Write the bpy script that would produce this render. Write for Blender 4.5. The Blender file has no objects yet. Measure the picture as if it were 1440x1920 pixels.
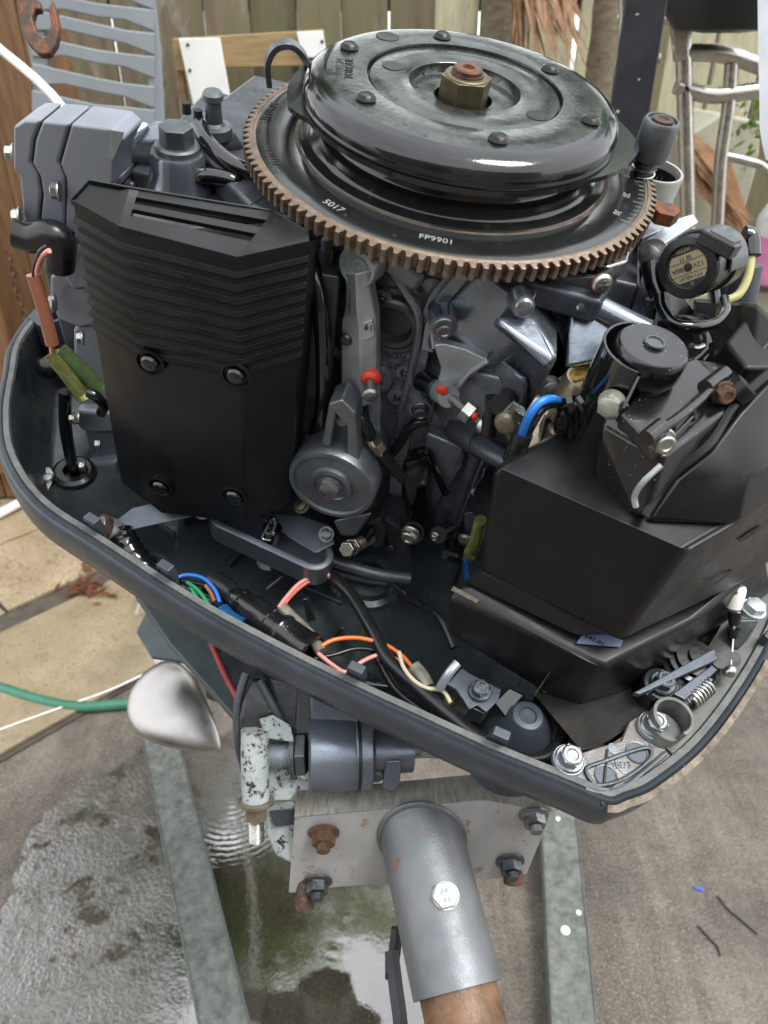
import bpy, math, random
import numpy as np
from mathutils import Vector, Matrix
random.seed(7)
R = math.radians
sc = bpy.context.scene
COL = sc.collection

# ---------------------------------------------------------------- camera
PITCH = R(32.0); CAMZ = 1.55; FPX = 1442.0
cd = bpy.data.cameras.new('camera'); cam = bpy.data.objects.new('camera', cd); COL.objects.link(cam)
cam.location = (0, 0, CAMZ); cam.rotation_euler = (R(90) - PITCH, 0, 0)
cd.sensor_fit = 'VERTICAL'; cd.sensor_height = 36.0; cd.lens = FPX / 1920 * 36
cd.clip_start = 0.02; cd.clip_end = 400
cd.dof.use_dof = True; cd.dof.focus_distance = 0.62; cd.dof.aperture_fstop = 9.0
sc.camera = cam
# ---------------------------------------------------------------- sky and light (bright overcast, open shade)
SUN_EL, SUN_AZ = R(60), R(118)          # azimuth from +Y towards +X
w = bpy.data.worlds.new('World'); sc.world = w; w.use_nodes = True
nt = w.node_tree; nt.nodes.clear()
sky = nt.nodes.new('ShaderNodeTexSky'); sky.sky_type = 'NISHITA'; sky.sun_disc = False
sky.sun_elevation = SUN_EL; sky.sun_rotation = SUN_AZ; sky.air_density = 1.0; sky.dust_density = 4.0; sky.ozone_density = 1.0
hs = nt.nodes.new('ShaderNodeHueSaturation'); hs.inputs['Saturation'].default_value = 0.38
bg = nt.nodes.new('ShaderNodeBackground'); bg.inputs['Strength'].default_value = 0.15
wo = nt.nodes.new('ShaderNodeOutputWorld')
wtc = nt.nodes.new('ShaderNodeTexCoord'); cn_ = nt.nodes.new('ShaderNodeTexNoise'); cn_.inputs['Scale'].default_value = 2.6; cn_.inputs['Detail'].default_value = 6; cn_.inputs['Roughness'].default_value = .6
cr_ = nt.nodes.new('ShaderNodeMapRange'); cr_.inputs['From Min'].default_value = .30; cr_.inputs['From Max'].default_value = .55; cr_.inputs['To Min'].default_value = .45; cr_.inputs['To Max'].default_value = 1.0
cm_ = nt.nodes.new('ShaderNodeMix'); cm_.data_type = 'RGBA'; cm_.inputs[7].default_value = (6.6, 6.8, 7.0, 1)      # bright broken cloud over the sky
nt.links.new(wtc.outputs['Generated'], cn_.inputs['Vector']); nt.links.new(cn_.outputs['Fac'], cr_.inputs[0]); nt.links.new(cr_.outputs[0], cm_.inputs[0]); nt.links.new(hs.outputs[0], cm_.inputs[6])
nt.links.new(sky.outputs[0], hs.inputs['Color']); nt.links.new(cm_.outputs[2], bg.inputs[0]); nt.links.new(bg.outputs[0], wo.inputs[0])
sd = bpy.data.lights.new('sun', 'SUN'); sun = bpy.data.objects.new('sun', sd); COL.objects.link(sun)
sd.energy = 1.5; sd.angle = R(22); sd.color = (1.0, .98, .95)
dirv = Vector((math.sin(SUN_AZ) * math.cos(SUN_EL), math.cos(SUN_AZ) * math.cos(SUN_EL), math.sin(SUN_EL)))
sun.rotation_euler = dirv.to_track_quat('Z', 'Y').to_euler()
vs = sc.view_settings; vs.view_transform = 'Standard'; vs.look = 'None'; vs.gamma = 1; vs.exposure = 1.15; vs.use_curve_mapping = False
sc.cycles.max_bounces = 8; sc.cycles.caustics_reflective = False; sc.cycles.caustics_refractive = False
sc.cycles.sample_clamp_indirect = 6; sc.cycles.use_denoising = True

# ---------------------------------------------------------------- measuring helpers: where a line of sight meets a plane
FW = np.array([0, math.cos(PITCH), -math.sin(PITCH)]); RT = np.array([1., 0, 0]); UP = np.array([0, math.sin(PITCH), math.cos(PITCH)])
CAM = np.array([0, 0, CAMZ])
EN = np.array([0.1200324, -0.30981307, 0.94319038]); EO = np.array([0.05342225, 0.65354083, CAMZ - .07805])
_A = np.cross([0, 1, 0], EN); _A /= np.linalg.norm(_A); _B = np.cross(EN, _A); _t = R(-10)
EX = _A * math.cos(_t) + _B * math.sin(_t); EY = -_A * math.sin(_t) + _B * math.cos(_t); EZ = EN
def _ray(x, y): return FW + RT * ((x - 720) / FPX) - UP * ((y - 960) / FPX)
def e2w(p): return EO + EX * p[0] + EY * p[1] + EZ * p[2]
def w2e(p):
    v = np.asarray(p) - EO; return np.array([v @ EX, v @ EY, v @ EZ])
def en(x, y, p0, n):        # motor frame, plane through p0 with normal n (both in the motor frame)
    nw = EX * n[0] + EY * n[1] + EZ * n[2]; d = _ray(x, y); p = e2w(p0)
    return w2e(CAM + d * (((p - CAM) @ nw) / (d @ nw)))
def ey(x, y, Y): return en(x, y, (0, Y, 0), (0, 1, 0))
def ez(x, y, Z): return en(x, y, (0, 0, Z), (0, 0, 1))
def ex(x, y, X): return en(x, y, (X, 0, 0), (1, 0, 0))
def ed(x, y, d): return w2e(CAM + _ray(x, y) * d)
def wd(x, y, d): return CAM + _ray(x, y) * d
def wz(x, y, z=0.):
    d = _ray(x, y); return CAM + d * ((z - CAMZ) / d[2])
def wy(x, y, Y):
    d = _ray(x, y); return CAM + d * (Y / d[1])
def V(p): return np.asarray(p, float)
def unit(v): v = V(v); return v / np.linalg.norm(v)

# ---------------------------------------------------------------- mesh building
def frame(ax, hint=None):
    ax = unit(ax); h = V(hint) if hint is not None else (V((0, 0, 1)) if abs(ax[2]) < .9 else V((1, 0, 0)))
    u = h - ax * (h @ ax)
    if np.linalg.norm(u) < 1e-6: u = V((0, 1, 0)) - ax * ax[1]
    u = unit(u); return u, np.cross(ax, u), ax
def spline(pts, n=6, closed=False):
    P = [V(p) for p in pts]; N = len(P); out = []
    if N < 3 and not closed: return P
    for i in range(N if closed else N - 1):
        g = lambda k: P[k % N] if closed else P[min(max(k, 0), N - 1)]
        a, b, c, d = g(i - 1), g(i), g(i + 1), g(i + 2)
        for j in range(n):
            t = j / n
            out.append(.5 * (2 * b + (c - a) * t + (2 * a - 5 * b + 4 * c - d) * t * t + (3 * b - a - 3 * c + d) * t ** 3))
    if not closed: out.append(P[-1])
    return out
class G:
    def __init__(s): s.v = []; s.f = []
    def add(s, vs, fs):
        o = len(s.v); s.v += [tuple(float(c) for c in p) for p in vs]; s.f += [tuple(o + i for i in f) for f in fs]; return s
    def loft(s, loops, cap0=True, cap1=True, closed=True):
        n = len(loops[0]); vs = [p for l in loops for p in l]; fs = []
        m = n if closed else n - 1
        for k in range(len(loops) - 1):
            for i in range(m):
                j = (i + 1) % n; fs.append((k * n + i, k * n + j, (k + 1) * n + j, (k + 1) * n + i))
        if cap0: fs.append(tuple(range(n))[::-1])
        if cap1: fs.append(tuple((len(loops) - 1) * n + i for i in range(n)))
        return s.add(vs, fs)
    def prism(s, poly, vec):
        a = [V(p) for p in poly]; vec = V(vec)
        nrm = sum(np.cross(a[i] - a[0], a[(i + 1) % len(a)] - a[0]) for i in range(1, len(a)))
        if nrm @ vec < 0: a = a[::-1]
        return s.loft([a, [p + vec for p in a]])
    def box(s, c, size, ax=None):
        c = V(c); X, Y, Z = ax if ax is not None else np.eye(3); h = V(size) / 2
        pts = [c + X * h[0] * i + Y * h[1] * j for i, j in ((-1, -1), (1, -1), (1, 1), (-1, 1))]
        return s.loft([[p - Z * h[2] for p in pts], [p + Z * h[2] for p in pts]])
    def ring(s, c, u, v, r, n, ph=0):
        return [V(c) + u * r * math.cos(ph + 2 * math.pi * i / n) + v * r * math.sin(ph + 2 * math.pi * i / n) for i in range(n)]
    def cyl(s, a, b, r0, r1=None, n=24, cap=True, ph=0):
        a, b = V(a), V(b); u, v, w_ = frame(b - a); r1 = r0 if r1 is None else r1
        return s.loft([s.ring(a, u, v, r0, n, ph), s.ring(b, u, v, r1, n, ph)], cap, cap)
    def lathe(s, prof, o=(0, 0, 0), ax=(0, 0, 1), n=48, cap0=True, cap1=True):
        u, v, w_ = frame(ax); o = V(o)
        return s.loft([s.ring(o + w_ * z, u, v, max(r, 1e-5), n) for r, z in prof], cap0, cap1)
    def tube(s, pts, r, n=10, sm=6, closed=False):
        P = spline(pts, sm, closed) if sm else [V(p) for p in pts]
        N = len(P); loops = []; pu = None
        for i in range(N):
            t = unit(P[(i + 1) % N] - P[i - 1]) if closed else unit(P[min(i + 1, N - 1)] - P[max(i - 1, 0)])
            u, v, _ = frame(t, pu); pu = u
            rr = r(i / (N - 1)) if callable(r) else r
            loops.append(s.ring(P[i], u, v, rr, n))
        if closed: loops.append(loops[0])
        return s.loft(loops, not closed, not closed)
    def coil(s, a, b, R_, r, turns, n=8):
        a, b = V(a), V(b); u, v, w_ = frame(b - a); L = np.linalg.norm(b - a); N = int(turns * 14)
        P = [a + w_ * L * i / N + (u * math.cos(i / 14 * 2 * math.pi) + v * math.sin(i / 14 * 2 * math.pi)) * R_ for i in range(N + 1)]
        return s.tube(P, r, n, 0)
    def thread(s, a, b, r, pitch, n=14):
        a, b = V(a), V(b); u, v, w_ = frame(b - a); L = np.linalg.norm(b - a); k = max(2, int(L / pitch)); loops = []
        for i in range(k):
            for dz, rr in ((.0, r * .86), (.5, r)):
                loops.append(s.ring(a + w_ * L * (i + dz) / k, u, v, rr, n))
        loops.append(s.ring(b, u, v, r * .86, n)); return s.loft(loops)
    def sphere(s, c, r, n=16, m=10, sc_=(1, 1, 1)):
        loops = []
        for j in range(m + 1):
            ph = math.pi * (j / m) - math.pi / 2
            loops.append([V(c) + V((math.cos(t) * math.cos(ph) * r * sc_[0], math.sin(t) * math.cos(ph) * r * sc_[1], math.sin(ph) * r * sc_[2])) for t in [2 * math.pi * i / n for i in range(n)]])
        return s.loft(loops)
    def hull(s, pts):
        import bmesh
        bm = bmesh.new()
        for p in pts: bm.verts.new(tuple(float(c) for c in p))
        r = bmesh.ops.convex_hull(bm, input=bm.verts)
        kill = [g for g in r['geom_interior'] if isinstance(g, bmesh.types.BMVert)]
        bmesh.ops.delete(bm, geom=list(set(kill)), context='VERTS')
        bmesh.ops.dissolve_limit(bm, angle_limit=R(4), verts=bm.verts, edges=bm.edges)
        bmesh.ops.recalc_face_normals(bm, faces=bm.faces)
        bm.verts.index_update(); o = len(s.v)
        s.v += [tuple(v.co) for v in bm.verts]; s.f += [tuple(o + v.index for v in f.verts) for f in bm.faces]
        bm.free(); return s
def mk(name, g, m, parent=None, bevel=0., seg=2, off=(0, 0, 0), ang=32, sub=0, flat=False):
    me = bpy.data.meshes.new(name); off = V(off)
    me.from_pydata([tuple(V(p) - off) for p in g.v] if off.any() else g.v, [], g.f); me.validate(); me.update()
    if m is not None: me.materials.append(m)
    o = bpy.data.objects.new(name, me); COL.objects.link(o)
    if parent is not None: o.parent = parent
    if not flat:
        me.polygons.foreach_set('use_smooth', [True] * len(me.polygons))
        if not bevel: me.set_sharp_from_angle(angle=R(ang))
    if bevel:
        b = o.modifiers.new('bevel', 'BEVEL'); b.width = bevel; b.segments = seg; b.limit_method = 'ANGLE'; b.angle_limit = R(25); b.harden_normals = True
    if sub:
        q = o.modifiers.new('sub', 'SUBSURF'); q.levels = q.render_levels = sub
    return o
def thing(name, label, cat, loc=(0, 0, 0), group=None):
    o = bpy.data.objects.new(name, None); COL.objects.link(o); o.location = tuple(loc); o.empty_display_size = .05
    o['label'] = label; o['category'] = cat
    if group: o['group'] = group
    return o
def tag(o, label, cat, group=None):
    o['label'] = label; o['category'] = cat
    if group: o['group'] = group
    return o
def inst(src, name, parent, mat4, m=None):      # a further object sharing mesh data
    o = src.copy(); o.name = name; COL.objects.link(o); o.parent = parent; o.matrix_local = mat4
    return o
def orient(p, ax, s=1., spin=0., hint=None):
    u, v, w_ = frame(ax, hint); c, d = math.cos(spin), math.sin(spin); U = u * c + v * d; W = -u * d + v * c
    if np.isscalar(s): s = (s, s, s)
    return Matrix(((U[0] * s[0], W[0] * s[1], w_[0] * s[2], p[0]), (U[1] * s[0], W[1] * s[1], w_[1] * s[2], p[1]), (U[2] * s[0], W[2] * s[1], w_[2] * s[2], p[2]), (0, 0, 0, 1)))
def text(name, s, p, xdir, nrm, size, m, parent, depth=.0006, align='CENTER'):
    c = bpy.data.curves.new(name, 'FONT'); c.body = s; c.size = size; c.extrude = depth; c.align_x = align; c.align_y = 'CENTER'; c.resolution_u = 3
    c.materials.append(m); tmp = bpy.data.objects.new('tmp', c); COL.objects.link(tmp); me = bpy.data.meshes.new_from_object(tmp); bpy.data.objects.remove(tmp)
    o = bpy.data.objects.new(name, me); COL.objects.link(o); o.parent = parent
    X = unit(xdir); N_ = unit(V(nrm) - X * (V(nrm) @ X)); Y = np.cross(N_, X)
    o.matrix_local = Matrix(((X[0], Y[0], N_[0], p[0]), (X[1], Y[1], N_[1], p[1]), (X[2], Y[2], N_[2], p[2]), (0, 0, 0, 1)))
    return o

# ---------------------------------------------------------------- materials
class NT:
    def __init__(s, name):
        s.m = bpy.data.materials.new(name); s.m.use_nodes = True; s.t = s.m.node_tree; s.b = s.t.nodes['Principled BSDF']; s.out = s.t.nodes['Material Output']
        s.tc = s.n('ShaderNodeTexCoord'); s.co = s.tc.outputs['Object']
    def n(s, k, **kw):
        x = s.t.nodes.new(k)
        for a, b in kw.items(): setattr(x, a, b)
        return x
    def l(s, a, b): s.t.links.new(a, b)
    def mapping(s, scale=(1, 1, 1), rot=(0, 0, 0), loc=(0, 0, 0), src=None):
        x = s.n('ShaderNodeMapping'); x.inputs['Scale'].default_value = scale; x.inputs['Rotation'].default_value = rot; x.inputs['Location'].default_value = loc
        s.l(src or s.co, x.inputs[0]); return x.outputs[0]
    def noise(s, scale, detail=4, rough=.6, src=None, dist=0.):
        x = s.n('ShaderNodeTexNoise'); x.inputs['Scale'].default_value = scale; x.inputs['Detail'].default_value = detail; x.inputs['Roughness'].default_value = rough; x.inputs['Distortion'].default_value = dist
        s.l(src or s.co, x.inputs['Vector']); return x.outputs['Fac']
    def voro(s, scale, src=None, feature='F1', out='Distance'):
        x = s.n('ShaderNodeTexVoronoi'); x.feature = feature; x.inputs['Scale'].default_value = scale; s.l(src or s.co, x.inputs['Vector']); return x.outputs[out]
    def ramp(s, fac, a, b, ca=0., cb=1., interp='LINEAR'):
        x = s.n('ShaderNodeMapRange'); x.inputs['From Min'].default_value = a; x.inputs['From Max'].default_value = b; x.inputs['To Min'].default_value = ca; x.inputs['To Max'].default_value = cb
        if interp != 'LINEAR': x.interpolation_type = interp
        s.l(fac, x.inputs['Value']); return x.outputs[0]
    def mix(s, fac, a, b):
        x = s.n('ShaderNodeMix', data_type='RGBA'); x.clamp_factor = True
        if isinstance(fac, (int, float)): x.inputs[0].default_value = fac
        else: s.l(fac, x.inputs[0])
        for i, c in ((6, a), (7, b)):
            if isinstance(c, (tuple, list)): x.inputs[i].default_value = (*c[:3], 1)
            else: s.l(c, x.inputs[i])
        return x.outputs[2]
    def math(s, op, a, b=None):
        x = s.n('ShaderNodeMath', operation=op)
        for i, c in ((0, a), (1, b)):
            if c is None: continue
            if isinstance(c, (int, float)): x.inputs[i].default_value = c
            else: s.l(c, x.inputs[i])
        return x.outputs[0]
    def bump(s, h, strength=.3, dist=.001, nrm=None):
        x = s.n('ShaderNodeBump'); x.inputs['Strength'].default_value = strength; x.inputs['Distance'].default_value = dist; s.l(h, x.inputs['Height'])
        if nrm is not None: s.l(nrm, x.inputs['Normal'])
        return x.outputs[0]
    def set(s, **k):
        for a, b in k.items():
            i = s.b.inputs[a.replace('_', ' ')]
            if isinstance(b, (int, float)): i.default_value = b
            elif isinstance(b, (tuple, list)): i.default_value = (*b[:3], 1) if len(b) == 3 and i.type == 'RGBA' else b
            else: s.l(b, i)
        return s.m
def M(name, col, rough=.5, metal=0., var=.2, scale=25, bump=.15, bscale=260, coat=0., dust=0., dustcol=(.3, .29, .26), speck=0., spcol=(.55, .55, .52), rust=0., rustcol=(.17, .06, .025), rscale=60, rvar=.15, wear=0., wearcol=(.3, .3, .29), smudge=0., stretch=(1, 1, 1), dist=.0006, spsc=260, wth=.60, spec=.5):
    t = NT(name); co = t.mapping(stretch) if stretch != (1, 1, 1) else t.co
    n1 = t.noise(scale, 5, .65, co); n2 = t.noise(bscale, 3, .6, co); n3 = t.noise(scale * .35, 3, .6, co)
    c = t.mix(t.ramp(n1, .3, .7), tuple(x * (1 - var) for x in col), tuple(min(1, x * (1 + var)) for x in col))
    r = t.ramp(t.noise(scale * 1.7, 4, .7, co), .3, .7, max(.02, rough - rvar), min(1, rough + rvar))
    if dust: c = t.mix(t.ramp(t.noise(scale * .8, 6, .75, co), .52, .75, 0, dust), c, dustcol)
    if wear:
        wv = t.ramp(t.noise(scale * 3.2, 6, .8, co), wth, wth + .05, 0, wear); c = t.mix(wv, c, wearcol)
    if rust:
        rm = t.ramp(t.noise(rscale, 6, .75, co), .66 - rust * .3, .74 - rust * .3); c = t.mix(rm, c, t.mix(n2, rustcol, tuple(x * 2. for x in rustcol)))
        r = t.math('MAXIMUM', r, t.math('MULTIPLY', rm, .75))
    if speck:
        d = t.voro(spsc, co); k = t.math('MULTIPLY', t.ramp(d, .09, .13, 1, 0), t.ramp(t.noise(spsc * .4, 2, .5, co), .62 - speck * .2, .64 - speck * .2))
        c = t.mix(k, c, spcol)
    h = t.math('ADD', n2, t.math('MULTIPLY', n3, .6))
    t.set(Base_Color=c, Roughness=r, Metallic=metal, Normal=t.bump(h, bump, dist)); t.b.inputs['Specular IOR Level'].default_value = spec
    if coat: t.set(Coat_Weight=coat, Coat_Roughness=.06)
    return t.m
m_flywheel = M('flywheel_black_paint', (.010, .011, .012), .10, 0, .3, 30, .22, 160, coat=.25, dust=.04, dustcol=(.25, .26, .22), speck=.0, rvar=.07, dist=.0005)
m_flytop = M('flywheel_top_worn_steel', (.085, .095, .09), .20, .8, .5, 40, .35, 240, dust=.15, wear=.95, wearcol=(.006, .006, .006), speck=0, rvar=.12)
m_flyplate = M('flywheel_plate_black', (.012, .013, .013), .16, 0, .3, 26, .10, 300, coat=.35, rvar=.05, wear=.25, wearcol=(.12, .11, .10))
m_gearlt = M('ring_gear_worn_tops', (.17, .13, .095), .46, .5, .4, 90, .4, 500, rust=.42, rustcol=(.12, .07, .045), rscale=150)
m_gear = M('ring_gear_rusty_steel', (.17, .125, .095), .48, .55, .45, 80, .5, 500, rust=.62, rustcol=(.055, .028, .018), rscale=150)
m_cover = M('cover_black_plastic', (.0062, .0068, .0076), .36, 0, .25, 18, .25, 1500, dust=.12, dustcol=(.026, .028, .030), speck=0, dist=.0002, rvar=.14, spsc=420, spec=.36)
m_boxpl = M('airbox_black_plastic', (.0066, .0070, .0076), .34, 0, .3, 12, .25, 1300, dust=.25, dustcol=(.026, .027, .028), speck=0, dist=.0002, rvar=.14, spsc=420, spec=.36)
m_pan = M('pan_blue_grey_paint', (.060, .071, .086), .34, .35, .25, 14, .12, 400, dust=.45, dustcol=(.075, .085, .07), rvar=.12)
m_panin = M('pan_inside_painted_sheen', (.040, .050, .056), .24, .3, .35, 12, .2, 300, dust=.8, dustcol=(.12, .14, .115), wear=.10, rvar=.16)  # pale green patches stand in for reflections off wet, oily floor streaks
m_seal = M('rim_seal', (.11, .115, .11), .6, 0, .35, 60, .8, 700, dust=.6, dustcol=(.16, .15, .12), stretch=(1, 1, 1), dist=.0015)
m_cork = M('rim_cork_gasket', (.20, .165, .125), .85, 0, .5, 90, 1., 600, wear=.8, wearcol=(.03, .025, .02), dist=.002)
m_head = M('cylinder_head_grey_paint', (.205, .225, .26), .40, .15, .12, 16, .12, 350, dust=.2, dustcol=(.2, .2, .19), rvar=.1, wear=.12)
m_block = M('block_dark_grey_paint', (.062, .070, .082), .32, .35, .4, 22, .35, 330, dust=.22, dustcol=(.08, .085, .075), rvar=.14)
m_polish = M('intake_polished_grey', (.24, .27, .315), .24, .8, .3, 18, .22, 260, dust=.25, dustcol=(.2, .21, .22), rvar=.1)
m_alu = M('cast_aluminium', (.46, .50, .53), .42, .7, .25, 28, .4, 650, dust=.3, dustcol=(.1, .11, .115), rvar=.12)
m_aludk = M('cast_aluminium_dark', (.12, .135, .145), .40, .7, .35, 28, .4, 500, dust=.2, rvar=.14)
m_zinc = M('zinc_plated_steel', (.42, .42, .39), .28, .95, .2, 60, .2, 500, dust=.35, dustcol=(.2, .19, .16), rust=.10, rscale=90)
m_bolt = M('bolt_steel', (.26, .27, .28), .36, .9, .3, 1.6, .04, 12, dust=.4, dustcol=(.12, .12, .11), rust=.12, rscale=2.5, dist=.02)
m_boltdk = M('bolt_dark', (.10, .11, .12), .34, .8, .3, 1.6, .04, 12, dist=.02)
m_boltrust = M('bolt_rusty', (.16, .09, .055), .6, .4, .4, 2., .6, 12, rust=.55, rscale=2.5, dist=.05, rustcol=(.085, .04, .022))
m_brass = M('brass_nut', (.135, .115, .068), .42, .7, .3, 60, .25, 500, dust=.3, dustcol=(.09, .075, .045), rvar=.12)
m_tan = M('carburettor_tan_metal', (.27, .235, .175), .36, .75, .3, 40, .3, 400, dust=.4, dustcol=(.12, .1, .075), rvar=.14)
m_rubber = M('rubber_black', (.011, .011, .012), .28, 0, .3, 40, .12, 400, rvar=.1)
m_gloss = M('gloss_black_wet', (.006, .006, .007), .10, 0, .3, 60, .15, 300, coat=.6, rvar=.06)
m_rustst = M('rusty_steel', (.075, .05, .038), .62, .4, .4, 50, .5, 400, rust=.55, rscale=60, rustcol=(.13, .045, .018))
m_white = M('white_plastic', (.72, .71, .66), .45, 0, .08, 20, .05, 300, dust=.3, dustcol=(.4, .38, .33))
m_galv = M('galvanised_beam', (.125, .135, .122),   .5, .15, .45, 48, .4, 260, dust=.8, dustcol=(.05, .05, .042), wear=.5, wearcol=(.17, .175, .16), rvar=.16)
m_board = M('silver_painted_board', (.40, .40, .395), .42, .35, .15, 22, .2, 260, dust=.5, dustcol=(.34, .27, .20), rust=.27, rscale=55, rustcol=(.20, .12, .07), stretch=(1, 1, 1), rvar=.12)
m_pipe = M('silver_painted_pipe', (.15, .16, .17), .45, .5, .18, 30, .5, 700, dust=.3, dustcol=(.2, .17, .14), rust=.12, rscale=42, rustcol=(.15, .07, .035), rvar=.1)
m_edge = M('sawn_board_edge', (.24, .235, .21), .75, 0, .4, 40, .9, 200, dust=.5, dustcol=(.16, .10, .06), stretch=(6, 1, .5), dist=.002)
m_post = M('brown_wooden_post', (.135, .068, .032), .50, 0, .45, 18, .5, 160, dust=.4, dustcol=(.28, .17, .09), stretch=(3, 3, .6), dist=.001)
m_chip = M('chipped_white_paint', (.34, .375, .37), .42, 0, .2, 30, .25, 300, dust=.35, dustcol=(.34, .32, .27), wth=.53, wear=1., wearcol=(.012, .012, .013), rust=.14, rscale=48, rustcol=(.28, .11, .03))
m_chrome = M('stainless_blade', (.45, .43, .41), .36, 1., .08, 14, .03, 200, dust=.05, dustcol=(.28, .22, .17), rvar=.08)
m_leg = M('leg_grey_green', (.075, .095, .098), .5, .3, .25, 10, .3, 200, dust=.5, dustcol=(.14, .16, .14), rvar=.1)
m_tube = M('aluminium_tube', (.50, .48, .43), .30, .9, .15, 30, .1, 300, dust=.3, dustcol=(.3, .28, .22))
m_chair = M('grey_resin_chair', (.225, .25, .27), .48, 0, .08, 8, .1, 300, dust=.3, dustcol=(.3, .31, .3))
m_blackpost = M('black_painted_post', (.016, .019, .022), .5, 0, .2, 12, .1, 300, speck=.3, spsc=40)
m_hose = M('green_garden_hose', (.035, .15, .095), .38, 0, .2, 10, .1, 200, dust=.4, dustcol=(.14, .2, .15))
m_alu2 = M('cast_aluminium_mid', (.21, .235, .255), .38, .8, .28, 28, .4, 650, dust=.3, dustcol=(.1, .11, .115), rvar=.12)
m_red = M('red_paint_mark', (.62, .045, .02), .45, 0, .15, 80, .2, 500)
m_label = M('relay_label_gold', (.36, .31, .19), .5, .3, .1, 60, .05, 500)
m_ink = M('black_ink', (.008, .008, .008), .5, 0, 0, 10, 0, 100)
m_mark = M('pale_stamped_marks', (.34, .35, .32), .45, .3, .3, 90, 0, 100)
def wire(name, col): return M(name, col, .32, 0, .1, 60, .05, 400, dust=.25, dustcol=tuple(x * .6 for x in col))
w_org = wire('wire_orange', (.72, .17, .03)); w_pink = wire('wire_pink', (.72, .27, .24)); w_blue = wire('wire_blue', (.02, .16, .55)); w_grn = wire('wire_green', (.02, .26, .11))
w_cream = wire('wire_cream', (.52, .46, .32)); w_yel = wire('wire_yellow_green', (.42, .40, .16)); w_brn = wire('wire_brown', (.28, .11, .06)); w_red = wire('wire_orange_red', (.62, .16, .10))
def glassy(name, col, rough=.12, trans=.6):
    t = NT(name); n = t.noise(120, 4); t.set(Base_Color=t.mix(t.ramp(n, .35, .7), tuple(x * .55 for x in col), col), Roughness=rough, Transmission_Weight=trans, IOR=1.4, Normal=t.bump(t.noise(300, 3), .3, .0008)); return t.m
m_sleeve = glassy('yellow_clear_sleeve', (.62, .66, .22), .1, .8); m_clear = glassy('clear_sleeve', (.55, .53, .42)); m_bluesl = glassy('blue_sleeve', (.015, .11, .30), .2, .2)
m_rivet = M('rivet_dark', (.018, .016, .015), .25, .5, .3, 80, .5, 400, rust=.06)
m_arm = M('bracket_grey_blue', (.095, .11, .13), .38, .55, .25, 20, .25, 320, dust=.25, rvar=.1)
m_case = M('crankcase_grey_lightened', (.21, .235, .27), .26, .5, .35, 24, .4, 300, dust=.3, dustcol=(.07, .075, .07), rvar=.12)  # metallic grey paint, lightened to make up for deep shade under the flywheel
m_wet = M('wet_black_plastic', (.007, .0075, .008), .17, 0, .3, 30, .2, 300, coat=.3, dust=.15, dustcol=(.05, .05, .05), speck=.15, spsc=380, rvar=.08)

# ================================================================ THE OUTBOARD MOTOR
ENG = thing('outboard_motor', 'uncovered outboard motor with black flywheel on top, bolted to the silver stand', 'outboard motor')
ENG.matrix_world = Matrix(((EX[0], EY[0], EZ[0], EO[0]), (EX[1], EY[1], EZ[1], EO[1]), (EX[2], EY[2], EZ[2], EO[2]), (0, 0, 0, 1)))
XA, YA, ZA = V((1, 0, 0)), V((0, 1, 0)), V((0, 0, 1))
# shared fastener meshes, unit size, base at z=0
def bolt_mesh(m, kind):
    g = G()
    if kind == 'flange':      # flanged hex bolt with dished head
        g.lathe([(1.0, 0), (1.02, .12), (.92, .22)], n=20)
        g.cyl((0, 0, .2), (0, 0, .80), .80, .80, 6); g.lathe([(.74, .8), (.62, .9), (.42, .9), (.36, .82)], n=18)
    elif kind == 'hex':
        g.lathe([(1.15, 0), (1.15, .14)], n=20); g.cyl((0, 0, .12), (0, 0, .78), .90, .90, 6); g.lathe([(.80, .78), (.66, .86)], n=18)
    elif kind == 'pan':       # cross-recess screw
        g.lathe([(1.0, 0), (1.0, .25), (.8, .52), (.5, .62), (.001, .62)], n=20); g.box((0, 0, .62), (1.1, .16, .1)); g.box((0, 0, .621), (.16, 1.1, .1))
    elif kind == 'stud':      # nut with stud end through it
        g.lathe([(1.25, 0), (1.25, .14), (1.0, .25)], n=20); g.cyl((0, 0, .2), (0, 0, 1.05), .95, .92, 6); g.thread((0, 0, 1.05), (0, 0, 1.6), .55, .14)
    me_o = mk('bolt', g, m, None, flat=False); me = me_o.data; bpy.data.objects.remove(me_o); return me
_bm = {}
def bolt(parent, p, ax, r, m=None, kind='flange', name='bolt', spin=None):
    m = m or m_bolt; k = (m.name, kind)
    if k not in _bm: _bm[k] = bolt_mesh(m, kind)
    o = bpy.data.objects.new(name, _bm[k]); COL.objects.link(o); o.parent = parent
    o.matrix_local = orient(p, ax, r, random.uniform(0, 1.05) if spin is None else spin); return o

# ---------------------------------------------------------------- flywheel
fw_g = G()
fw_g.lathe([(.02, -.012), (.150, -.012), (.1525, -.010), (.1525, .0005), (.149, .0015), (.1225, .0015), (.1215, .0005), (.1195, .0005), (.1185, .0020), (.112, .0024), (.1098, .0040),
            (.1080, .0062), (.1062, .0068), (.1050, .0090), (.1030, .0098), (.1010, .0104), (.0994, .0125), (.0986, .0165), (.0984, .024), (.0984, .030), (.1045, .0305), (.105, .0335)], n=144, cap1=False)
fly = mk('flywheel', fw_g, m_flyplate, ENG, ang=50)
g = G().lathe([(.100, .0300), (.1165, .0300), (.1175, .0306), (.1175, .0322), (.1168, .0330), (.1172, .0345), (.1168, .0385), (.1148, .0425), (.1110, .0455), (.1060, .0475), (.1010, .0484)], n=144, cap0=False, cap1=False)
mk('starter_cup', g, m_flywheel, fly, ang=60)
g = G().lathe([(.1010, .0484), (.0950, .0490), (.0730, .0492), (.0722, .0488), (.0714, .0440), (.0706, .0440)], n=144, cap0=False, cap1=False)
mk('cup_top', g, m_flytop, fly, ang=40)
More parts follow.
